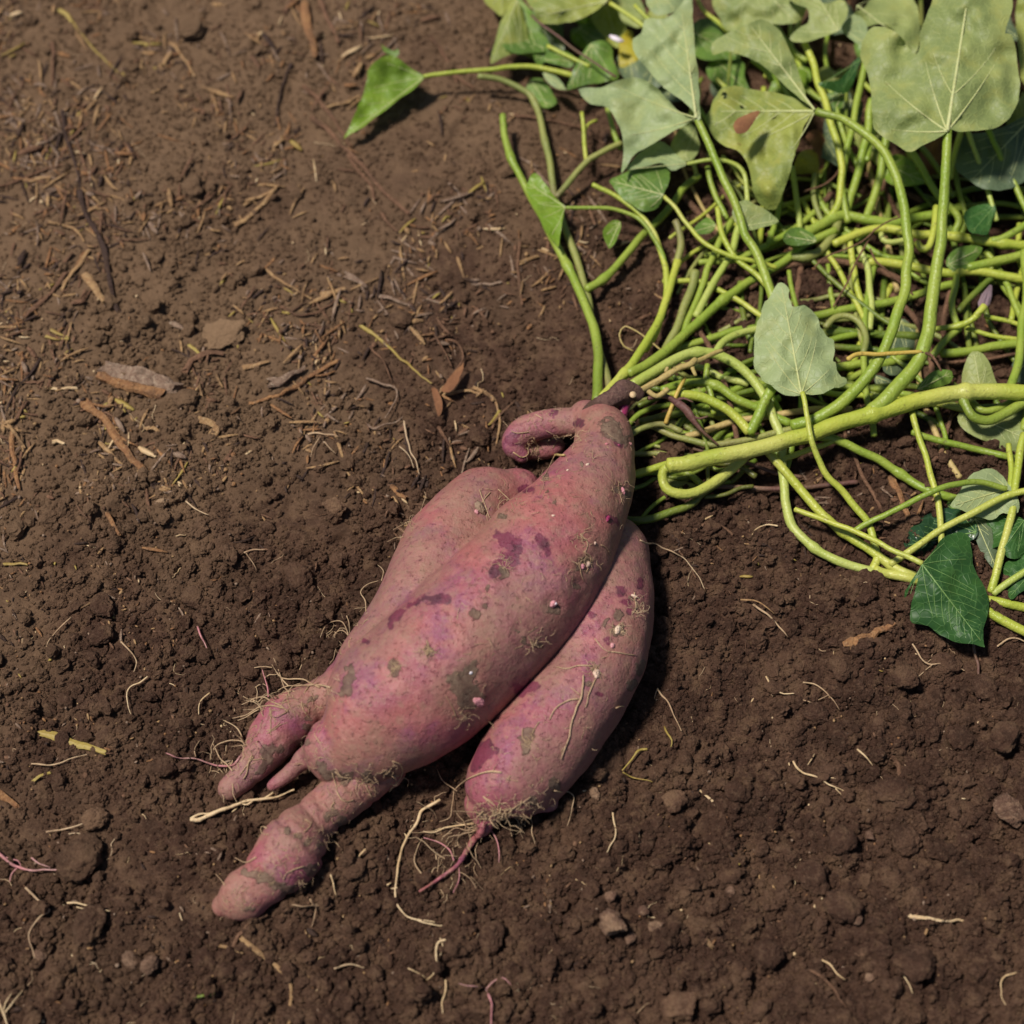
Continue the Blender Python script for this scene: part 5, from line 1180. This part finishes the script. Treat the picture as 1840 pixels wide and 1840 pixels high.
# ------------------------------------------------------------------ sticks, straw, roots on the soil
def stick(label, pts, r, mat, flat=.7, name='twig', cat='twig', lift=.5, sides=7, rough=.34, taper=.6, wob=1.0):
    c = catmull(pts, step=5); k = len(c)
    s = pts[0][0]
    x = c[:, 0] + wob * vn2(np.arange(k) / 3 + s, np.zeros(k), 1); y = c[:, 1] + wob * vn2(np.arange(k) / 3 + s, np.zeros(k), 2)
    p = G(x, y)
    z = p[:, 2]; z = np.maximum(np.convolve(np.pad(z, 4, mode='edge'), np.ones(9) / 9, 'valid'), z - r * .6 * U)
    p[:, 2] = z + r * U * lift + 3.5 * U
    rr = r * U * np.linspace(1, taper, k) * (1 + .16 * vn2(np.arange(k) / 3.3 + s, np.zeros(k), 5))
    v, f = tube(p, rr, sides, flat, rough=rough * (.8 if flat > .7 else 1), jag=.9)
    return tag(mk(name, v, f, MAT[mat], smooth=False), label, cat)
for a in [
 ('orange brown bark splinter, slanting at the left', [(159,731),(178,748),(195,765),(215,800),(240,828),(264,854)], 9, 'wood', .45, 'wood_splinter', 'splinter'),
 ('pale straw beside the orange brown splinter', [(155,783),(182,802),(205,822),(221,836)], 4, 'straw', .5, 'straw', 'straw'),
 ('dark forked twig standing in the soil, upper left', [(145,350),(158,395),(180,430),(192,470),(199,515),(206,545),(214,560)], 6.5, 'darktwig', .9),
 ('thin dark twig above the forked twig', [(113,205),(118,240),(130,280),(140,310),(146,352)], 4.5, 'darktwig', .8),
 ('frayed brown straw left of the dark forked twig, upper', [(160,455),(142,480),(125,502),(112,522)], 4.5, 'straw', .5, 'straw', 'straw'),
 ('frayed brown straw left of the dark forked twig, lower', [(118,495),(98,525),(75,545),(45,572)], 5, 'browntwig', .5, 'straw', 'straw'),
 ('long thin brown stalk near the left edge', [(0,338),(30,328),(75,310),(125,296)], 3, 'browntwig', .8, 'straw', 'straw'),
 ('pale short straw below the long brown stalk', [(48,330),(66,325),(90,321)], 5, 'straw', .4, 'straw', 'straw'),
 ('bent pale straw in the upper middle left', [(427,408),(452,388),(475,366),(499,338)], 5, 'straw', .5, 'straw', 'straw'),
 ('short orange straw joining the bent pale straw', [(440,370),(465,358),(490,344)], 4, 'straw', .5, 'straw', 'straw'),
 ('thick upright bark splinter near the top', [(548,20),(552,50),(562,80),(566,102)], 12, 'wood', .4, 'wood_splinter', 'splinter'),
 ('thin brown stick right of the upright bark splinter', [(576,5),(590,40),(602,62),(608,80)], 6, 'browntwig', .8),
 ('long brown stick running to the folded leaf tip', [(548,160),(572,182),(598,215),(617,245),(630,265)], 4.5, 'browntwig', .9),
 ('long brown stick below the folded leaf tip', [(562,214),(590,240),(620,270),(650,300),(680,338),(705,362),(733,385)], 5.5, 'browntwig', .9),
 ('thin twig parallel to the long brown stick', [(628,285),(645,310),(665,335),(672,362)], 4, 'browntwig', .8),
 ('short twig under the end of the long brown stick', [(688,388),(700,405),(712,418)], 3.5, 'browntwig', .8),
 ('dark thin twig left of the folded leaf', [(524,118),(512,145),(503,180),(496,226)], 3.5, 'darktwig', .8),
 ('straw tip just left of the folded leaf', [(617,190),(630,182),(645,175)], 4, 'straw', .5, 'straw', 'straw'),
 ('brown straw behind the back of the folded leaf', [(662,108),(675,98),(690,90)], 4.5, 'straw', .5, 'straw', 'straw'),
 ('short twig at the top right of the folded leaf', [(775,70),(790,92),(806,118),(820,150)], 4.5, 'browntwig', .8),
 ('thin twig under the long leaf stalk', [(820,140),(835,152),(850,160)], 3.5, 'browntwig', .8),
 ('yellow grass head near the top left corner', [(108,22),(118,30),(130,41)], 6, 'ystraw', .5, 'straw', 'grass'),
 ('long thin yellow grass stalk near the top left corner', [(130,41),(160,80),(190,112),(213,133)], 1.8, 'ystraw', .8, 'straw', 'grass'),
 ('thin pale straw with a round tip, upper left', [(308,80),(330,108),(350,138)], 3.5, 'straw', .6, 'straw', 'straw'),
 ('short upright pinkish straw near the left edge', [(95,82),(97,110),(94,155)], 3.8, 'browntwig', .6, 'straw', 'straw'),
 ('thin upright straw close to the left edge', [(36,222),(48,258),(64,298)], 3, 'straw', .6, 'straw', 'straw'),
 ('curved pale straw left of the forked twig', [(90,402),(115,408),(140,418),(152,435)], 3.5, 'straw', .6, 'straw', 'straw'),
 ('thin pale green straw above the tubers', [(650,588),(690,618),(730,655),(775,692)], 3.3, 'ystraw', .8, 'straw', 'straw'),
 ('orange brown twig left of centre, with a forked end', [(604,655),(570,672),(535,695),(500,712),(450,728)], 4.2, 'wood', .7),
 ('flat grey brown chip above the orange brown twig', [(494,690),(520,680),(546,668)], 9, 'greywood', .35, 'wood_chip', 'chip'),
 ('curved brown straw above the pale green straw', [(508,556),(535,568),(565,566),(590,552),(615,535)], 3, 'browntwig', .8, 'straw', 'straw'),
 ('flat tan chip at the middle left, left of two', [(584,533),(602,528),(620,522)], 5.5, 'straw', .35, 'wood_chip', 'chip'),
 ('flat tan chip at the middle left, right of two', [(626,500),(642,508),(656,518)], 8, 'greywood', .35, 'wood_chip', 'chip'),
 ('pinkish chip right of the two tan chips', [(685,535),(706,541),(735,550)], 4.5, 'greywood', .4, 'wood_chip', 'chip'),
 ('straw slanting towards the tan chips', [(482,490),(512,512),(560,540)], 3, 'straw', .6, 'straw', 'straw'),
 ('orange arched straw by the curled tuber', [(852,700),(880,712),(894,735),(898,765),(893,798)], 3, 'straw', .7, 'straw', 'straw'),
 ('short orange straw inside the arched straw', [(896,742),(890,752),(880,764)], 3, 'ystraw', .6, 'straw', 'straw'),
 ('tan horizontal straw left of the arched straw', [(800,712),(830,706),(862,708)], 3.5, 'straw', .6, 'straw', 'straw'),
 ('short tan stick upright above the tubers', [(824,470),(828,485),(833,502)], 4, 'straw', .7, 'straw', 'straw'),
 ('pinkish thin stick right of the upright tan stick', [(850,514),(875,514),(900,510)], 3, 'greywood', .7, 'straw', 'straw'),
 ('tan chip at the left end of the vine', [(936,474),(950,468),(964,464)], 4.5, 'straw', .6, 'straw', 'straw'),
 ('dark stem in the shade left of the rising vine', [(934,440),(930,480),(933,515),(938,550)], 3.5, 'browntwig', .9),
 ('short straw lying across the soil left of the pale leaf', [(925,210),(980,218),(1040,232),(1085,262)], 3.2, 'browntwig', .8, 'straw', 'straw'),
 ('white straw chip near the small oval leaf', [(1098,450),(1112,444),(1128,438)], 3.6, 'cream', .6, 'straw', 'straw'),
 ('yellow straw pair at the left, upper', [(95,596),(108,603),(122,608)], 3.2, 'ystraw', .5, 'straw', 'straw'),
 ('yellow straw pair at the left, lower', [(85,608),(100,611),(122,612)], 3.2, 'ystraw', .5, 'straw', 'straw'),
 ('white stub of straw left of the wood chunk', [(98,700),(115,700),(137,700)], 4.2, 'cream', .6, 'straw', 'straw'),
 ('dark angular bark under the slab of dirt', [(336,665),(352,648),(372,637),(398,640)], 7, 'browntwig', .5, 'wood_chip', 'chip'),
 ('yellow chip left of the angular slab', [(342,625),(350,632),(358,638)], 4.5, 'ystraw', .5, 'wood_chip', 'chip'),
 ('tan straw piece right of the angular slab', [(443,662),(462,658),(482,654)], 5, 'straw', .5, 'straw', 'straw'),
 ('crushed yellow straw bundle near the forked twig', [(158,505),(172,522),(186,544)], 9, 'straw', .4, 'straw', 'straw'),
 ('yellow blade of grass at the left, below the middle', [(80,1320),(110,1328),(150,1342),(187,1352)], 7, 'ystraw', .35, 'straw', 'grass'),
 ('brown leaf blade cut by the left edge', [(-12,1424),(8,1434),(30,1448)], 7, 'wood', .35, 'straw', 'grass'),
 ('red brown sliver left of the tubers', [(194,930),(204,944),(215,962)], 4.5, 'wood', .6, 'straw', 'straw'),
 ('yellow straw at the left edge', [(10,1016),(28,1015),(48,1016)], 3.4, 'ystraw', .6, 'straw', 'straw'),
 ('tiny bent yellow straw below the grass blade', [(62,1405),(74,1396),(90,1392)], 3.4, 'ystraw', .6, 'straw', 'straw'),
 ('upright tan bark strip at the left edge, upper', [(25,782),(24,812),(30,835)], 5, 'wood', .5, 'wood_splinter', 'splinter'),
 ('upright tan bark strip at the left edge, lower', [(28,832),(30,855),(35,880)], 5, 'wood', .5, 'wood_splinter', 'splinter'),
 ('long tan stick at the bottom, bending downwards', [(436,1690),(468,1715),(500,1742),(520,1760),(524,1800),(519,1850)], 4, 'straw', .8, 'stick', 'stick'),
 ('thin brown stick crossing the top of the bent tan stick', [(418,1704),(432,1680),(450,1660),(478,1648)], 3.4, 'browntwig', .8, 'stick', 'stick'),
 ('thin orange twig beside the bent tan stick', [(396,1700),(414,1706),(436,1714)], 2.6, 'straw', .8, 'stick', 'stick'),
 ('orange wood splinter on the right soil below the vines', [(1524,1160),(1545,1150),(1575,1140),(1600,1126)], 8, 'wood', .6, 'wood_splinter', 'splinter'),
 ('orange wood piece half buried under the lower vines', [(1600,866),(1612,890),(1626,920),(1632,930)], 7, 'wood', .6, 'wood_splinter', 'splinter'),
 ('straight cream root piece on the right soil', [(1229,1407),(1250,1418),(1270,1434),(1286,1449)], 3.2, 'cream', .9, 'root_piece', 'root'),
 ('cream straight root near the lower right edge', [(1635,1648),(1665,1652),(1700,1656),(1730,1657)], 3.2, 'cream', .9, 'root_piece', 'root'),
 ('short orange piece under the cream root at right', [(1668,1660),(1663,1675),(1656,1690)], 3, 'straw', .8, 'root_piece', 'root'),
 ('small brown twig on the crumbly clod at right', [(1605,1366),(1612,1385),(1624,1410)], 5, 'browntwig', .8),
 ('tan arched straw right of the slim tuber shadow', [(1250,952),(1268,945),(1295,948),(1316,962)], 3.2, 'browntwig', .8, 'straw', 'straw'),
 ('bright orange chip on the right soil', [(1267,1690),(1272,1696),(1278,1703)], 4.5, 'straw', .5, 'wood_chip', 'chip'),
 ('reddish brown chip on the soil left of the fused lobe', [(706,880),(716,888),(728,896)], 6, 'wood', .5, 'wood_chip', 'chip'),
 ('pale triangular leaf scrap left of centre', [(366,758),(378,762),(390,772),(384,790)], 8, 'straw', .25, 'leaf_scrap', 'leaf scrap'),
 ('small cream crumb of bark above the tubers, left', [(266,774),(276,771),(284,776)], 5, 'straw', .5, 'wood_chip', 'chip'),
 ('pale seed husk left of the orange splinter', [(95,798),(104,796),(114,798)], 4.5, 'cream', .6, 'wood_chip', 'chip'),
 ('thin dark green sprig near the bottom left', [(352,1792),(366,1790),(384,1788)], 3, 'dim', .6, 'straw', 'grass'),
]: stick(*a)

# weathered wood chunk built of a frayed slab
wc = empty('wood_chunk', G(253, 684).tolist()); tag(wc, 'weathered pale grey wood chunk with a broken end, at the left', 'wood')
def slab(pts, w, th, seed, mat, name):
    c = catmull(pts, step=4); k = len(c)
    p = G(c[:, 0], c[:, 1]); p[:, 2] = p[:, 2].mean() + th * U * .5 + 4 * U
    v, f = tube(p, w * U * (1 + .14 * vn2(np.arange(k) / 3 + seed, np.zeros(k), 1)), 7, th / w, rough=.30, jag=.6)
    return mk(name, v, f, MAT[mat], wc, smooth=False)
slab([(196,666),(230,676),(275,690),(312,700)], 17, 10, 1, 'greywood', 'slab')
slab([(190,682),(225,694),(262,704),(290,712)], 11, 8, 5, 'wood', 'splinter')
slab([(206,660),(240,664),(268,674),(300,690)], 5, 6, 8, 'greywood', 'splinter')

# dark dry leaf pieces above the tubers
leaf('curled dark brown dry leaf left of the curled tuber', [(790,700),(800,688),(815,668),(830,655),(834,648),(830,670),(820,690),(806,704)], (832,650), (792,702), 'lbrown', (10,0,0,.2,3), vein=None, sp=5, cat='dry leaf', name='dry_leaf')
leaf('narrow brown dry leaf pointing down above the tubers', [(776,698),(786,700),(794,720),(794,742),(788,748),(782,728)], (782,700), (790,746), 'lbrown', (10,0,0,.2,2), vein=None, sp=5, cat='dry leaf', name='dry_leaf')

R_ = [
 ('thick cream root lying left of the lowest tuber tail', 'cream', 3.6, [(345,1478),(365,1476),(400,1461),(440,1447),(475,1441),(505,1436),(530,1424)], [[(345,1474),(358,1468),(380,1466),(390,1464)], [(475,1441),(490,1430),(505,1420)], [(455,1444),(446,1452),(436,1450)]]),
 ('long curved pale root right of the lowest tuber tail', 'cream', 2.6, [(790,1440),(775,1452),(758,1460),(752,1480),(735,1505),(718,1545),(712,1590),(714,1625),(730,1648),(755,1660),(796,1667)], [[(732,1510),(727,1502)], [(714,1600),(704,1600)], [(716,1630),(706,1622)], [(740,1654),(770,1658),(782,1662)]]),
 ('branching pink root at the left edge', 'pinkroot', 2.6, [(-6,1530),(14,1548),(30,1560),(55,1568),(90,1566),(126,1569)], [[(34,1562),(24,1574),(20,1588)], [(60,1545),(75,1556),(92,1564)], [(14,1545),(38,1552),(42,1562)]]),
 ('white rootlet below the largest rounded clod', 'cream', 1.7, [(124,1625),(145,1627),(170,1634),(200,1641)], [[(140,1632),(156,1636),(165,1630)]]),
 ('thin tan root at the lower left', 'hair', 2.0, [(50,1600),(70,1618),(92,1640),(78,1650),(58,1672),(54,1690),(62,1708),(66,1725)], []),
 ('star of pale roots at the bottom left corner', 'cream', 2.2, [(2,1810),(10,1825),(16,1845)], [[(8,1822),(16,1800),(23,1788)], [(12,1822),(30,1800),(44,1784)], [(8,1822),(2,1800)]]),
 ('wavy pale rootlet below the arc root', 'cream', 2.0, [(800,1692),(786,1696),(783,1715),(786,1735),(780,1755),(768,1764)], [[(735,1743),(750,1750),(765,1762)], [(790,1690),(795,1705),(790,1720)]]),
 ('upright pale rootlet at the bottom, right of the sticks', 'cream', 1.8, [(800,1765),(800,1785),(795,1805),(797,1825)], []),
 ('pink and cream forked root at the bottom middle', 'pinkroot', 2.0, [(874,1780),(882,1800),(884,1820),(882,1845)], [[(872,1780),(890,1765),(905,1760),(918,1772)], [(868,1778),(845,1774),(824,1770)]]),
 ('forked rootlet below the lowest tail tip', 'hair', 2.0, [(560,1620),(568,1635),(580,1625),(560,1632),(525,1630)], [[(568,1635),(566,1655),(562,1670)]]),
 ('short pale rootlet right of the lowest tuber tail', 'cream', 1.8, [(658,1530),(645,1545),(636,1565)], []),
 ('vertical hair root by the tip of the slim tuber', 'cream', 1.6, [(596,1575),(602,1600),(604,1615)], []),
 ('branched pale root on the right soil', 'cream', 2.0, [(1424,1372),(1432,1386),(1450,1397),(1475,1405),(1490,1416),(1520,1428)], [[(1462,1360),(1448,1380)], [(1478,1408),(1490,1402),(1500,1404)], [(1472,1392),(1480,1402)], [(1498,1420),(1512,1432),(1516,1440)]]),
 ('rootlet above the branched pale root', 'cream', 1.8, [(1537,1350),(1552,1362),(1566,1380)], []),
 ('hooked white root on the right soil below the vine', 'cream', 1.7, [(1397,952),(1375,948),(1358,955),(1350,968)], []),
 ('thin brown root running right from the slim tuber shadow', 'hair', 1.4, [(1150,972),(1190,990),(1225,1005),(1250,1035),(1266,1062)], []),
 ('pair of tan roots on the right soil, outer', 'hair', 2.2, [(1352,1092),(1380,1112),(1400,1132),(1414,1150)], []),
 ('pair of tan roots on the right soil, inner', 'straw', 1.8, [(1330,1084),(1355,1084),(1375,1095),(1390,1108)], []),
 ('short pale root beyond the slim tuber', 'cream', 1.8, [(1374,1220),(1386,1240),(1400,1250),(1424,1252)], []),
 ('mat of fine root hairs below the orange splinter', 'hair', 1.5, [(1440,1230),(1465,1235),(1490,1255),(1505,1280)], [[(1470,1262),(1490,1250),(1510,1240)], [(1440,1262),(1462,1270),(1470,1300)]]),
 ('purple root hanging under the dark leaf tip', 'purple', 3.0, [(1746,1160),(1750,1185),(1756,1215),(1758,1250),(1756,1265)], []),
 ('fine hair root left of the purple root', 'hair', 1.5, [(1638,1162),(1655,1190),(1672,1198),(1700,1196),(1730,1210)], [[(1672,1198),(1650,1220),(1632,1230)]]),
 ('rootlet right of the purple root near the edge', 'hair', 1.8, [(1790,1165),(1815,1150),(1840,1160)], []),
 ('pale rootlet right of the middle clod at the bottom', 'cream', 1.9, [(1474,1728),(1492,1740),(1504,1755),(1516,1765)], []),
 ('brown root below the pale rootlet at the bottom', 'browntwig', 2.3, [(1450,1744),(1475,1760),(1496,1780),(1508,1800),(1520,1815)], []),
 ('upright hair root near the lower right', 'cream', 1.5, [(1616,1740),(1624,1760),(1634,1776),(1638,1788)], []),
 ('yellow forked root right of the slim tuber', 'ystraw', 2.4, [(1162,1350),(1146,1352),(1132,1372),(1116,1390)], [[(1118,1392),(1140,1402),(1172,1408)]]),
 ('thin bent root on the soil right of the slim tuber, upper', 'hair', 1.6, [(1180,1242),(1200,1270),(1222,1318)], [[(1180,1244),(1175,1262)]]),
 ('wavy white root right of the slim tuber tip', 'cream', 1.7, [(1100,1465),(1104,1490),(1106,1510),(1095,1525),(1090,1535)], []),
 ('sprouting seed with a pale curl on the right soil', 'ystraw', 2.0, [(1194,1312),(1198,1325),(1208,1336),(1206,1348)], []),
 ('wavy root at the lower right edge of the soil', 'cream', 1.6, [(1830,1750),(1800,1760),(1796,1790),(1805,1810)], []),
 ('faint root across the bottom middle', 'hair', 1.6, [(600,1745),(630,1735),(655,1742)], []),
 ('thin pink root left of the tubers, upper', 'pinkroot', 2.0, [(357,1132),(364,1150),(372,1170)], []),
 ('curved fine root left of the tubers', 'hair', 1.5, [(220,1158),(238,1175),(247,1192),(243,1212)], []),
 ('white hair root left of the pink rootlets', 'cream', 1.5, [(266,1222),(252,1232),(236,1240),(230,1262),(238,1288)], []),
 ('small curved rootlet above the left tuber tail', 'cream', 1.5, [(378,1250),(362,1265),(358,1288)], []),
 ('pale forked rootlet above centre left', 'hair', 1.8, [(440,998),(458,992),(478,993)], [[(442,998),(454,1012),(463,1030)]]),
 ('grey wavy root, top of the trio above the fused lobe', 'greywood', 2.6, [(660,685),(690,698),(712,704),(712,725),(700,745),(692,757)], []),
 ('grey wavy root, middle of the trio above the fused lobe', 'greywood', 2.4, [(662,768),(672,778),(690,768),(712,764),(724,755)], []),
 ('thin grey root, lowest of the trio above the fused lobe', 'hair', 2.0, [(728,762),(732,790),(737,815),(748,835),(755,858)], [[(718,806),(735,822),(744,845)]]),
 ('tan forked rootlet left of the grey trio', 'hair', 2.0, [(556,786),(572,784),(610,790)], [[(575,792),(562,810),(560,826)], [(584,798),(596,812),(604,820)]]),
 ('thin brown dry root looping above the tubers', 'browntwig', 2.4, [(802,616),(822,622),(834,645),(825,665),(812,680)], []),
 ('thin brown root left of the looping dry root', 'browntwig', 2.0, [(782,606),(795,630),(812,665)], []),
 ('brown thin root right of the tan twigs', 'browntwig', 2.2, [(665,630),(690,655),(702,690)], []),
 ('thin rootlet at the left middle', 'hair', 1.6, [(335,905),(352,920),(376,930)], []),
 ('fine yellow rootlet near the left edge', 'hair', 1.5, [(130,1115),(108,1135),(92,1152),(86,1168)], []),
 ('thin straw root under the grass blade', 'hair', 1.5, [(60,1378),(100,1378),(135,1365),(160,1360)], []),
 ('orange rootlet near the lower left', 'hair', 1.8, [(85,1500),(110,1495),(140,1490),(156,1480)], [[(125,1503),(150,1502),(165,1505)]]),
]
for lab, m, r, pts, br in R_:
    root(pts, r, m, lab, 'root', br, lift=.9)

# fine litter: nobody could count it
def litter():
    mats = [MAT[k] for k in ('straw', 'browntwig', 'cream', 'wood', 'ystraw', 'greywood', 'darktwig')]
    mb = MB()
    def dens(x, y):
        return max(.12, min(1, 1.15 - x / 1500 - abs(y - 420) / 1400 - (y / 1840) ** 2 * .35))
    n = 0
    while n < 5600:
        x = random.uniform(-60, 1900); y = random.uniform(-60, 1900)
        d = dens(x, y)
        cl = .35 + 1.5 * float(vn2(x / 95., y / 95., 66)) + .6 * float(vn2(x / 30., y / 30., 67))
        if random.random() > d * max(.07, cl): continue
        n += 1
        L = random.expovariate(1 / (14 if y < 1000 else 5)) + 3; L = min(L, 60)
        w = min(random.uniform(.8, 2.2) + L * .02, 3.2) * (1.25 if y < 950 else 1)
        if random.random() < .07: w *= 2.0
        a = random.uniform(0, math.pi); b = random.gauss(0, .12)
        pts = [(x + L * (t - .5) * math.cos(a + b * t), y + L * (t - .5) * math.sin(a + b * t)) for t in (0, .33, .66, 1)]
        p = G(np.array([q[0] for q in pts]), np.array([q[1] for q in pts]))
        p[:, 2] = p[:, 2].mean() * .5 + p[:, 2] * .5 + w * U * random.uniform(-.3, 1.2) + U * random.uniform(0, 5)
        mi = random.choices(range(7), (26, 34, 2, 20, 3, 20, 20) if y < 900 else (12, 28, 4, 10, 2, 14, 16))[0]
        mb.add(*tube(p, np.array([.5, 1, .9, .4]) * w * U, 5, random.uniform(.35, .9)), mi=mi)
    for _ in range(420):                                    # tiny pale, orange grit
        x = random.uniform(-40, 1880); y = random.uniform(-40, 1880); r = random.uniform(1.2, 3.2)
        p = G(np.array([x]), np.array([y]))[0]
        p = np.array([p, p + np.array([random.uniform(-1, 1), random.uniform(-1, 1), .3]) * r * U]); p[:, 2] += r * .6 * U + 3 * U
        mb.add(*tube(p, r * U, 5), mi=random.choices((0, 2, 3, 5), (4, 2, 4, 4))[0])
    o = mk('litter', mb.arr(), mb.f, mats, mi=mb.m)
    tag(o, 'scattered bits of straw, bark and grit on the soil', 'litter', kind='stuff')
litter()
def hairs():
    mb = MB()
    for _ in range(430):
        x = random.uniform(-20, 1860); y = random.uniform(40, 1860)
        if random.random() > .25 + .75 * y / 1840: continue
        L = random.uniform(10, 55); a = random.uniform(0, 6.28); pts = [(x, y)]; k = random.randint(4, 8)
        for i in range(k):
            a += random.gauss(0, .5); pts.append((pts[-1][0] + L / k * math.cos(a), pts[-1][1] + L / k * math.sin(a)))
        q = np.array(pts); p = G(q[:, 0], q[:, 1]); p[:, 2] += U * np.array([random.uniform(1, 6) for _ in q])
        mb.add(*tube(p, np.linspace(1, .4, len(q)) * random.uniform(.5, 1.15) * U, 4, cap=False), mi=random.choices((0, 1, 2), (5, 3, 2))[0])
    o = mk('loose_root_hair', mb.arr(), mb.f, [MAT['hair'], MAT['cream'], MAT['browntwig']], mi=mb.m)
    tag(o, 'fine pale root hairs lying loose on the soil', 'root hairs', kind='stuff')
hairs()
print('TRIS', sum(len(o.data.loops) - 2 * len(o.data.polygons) for o in bpy.data.objects if o.type == 'MESH'))
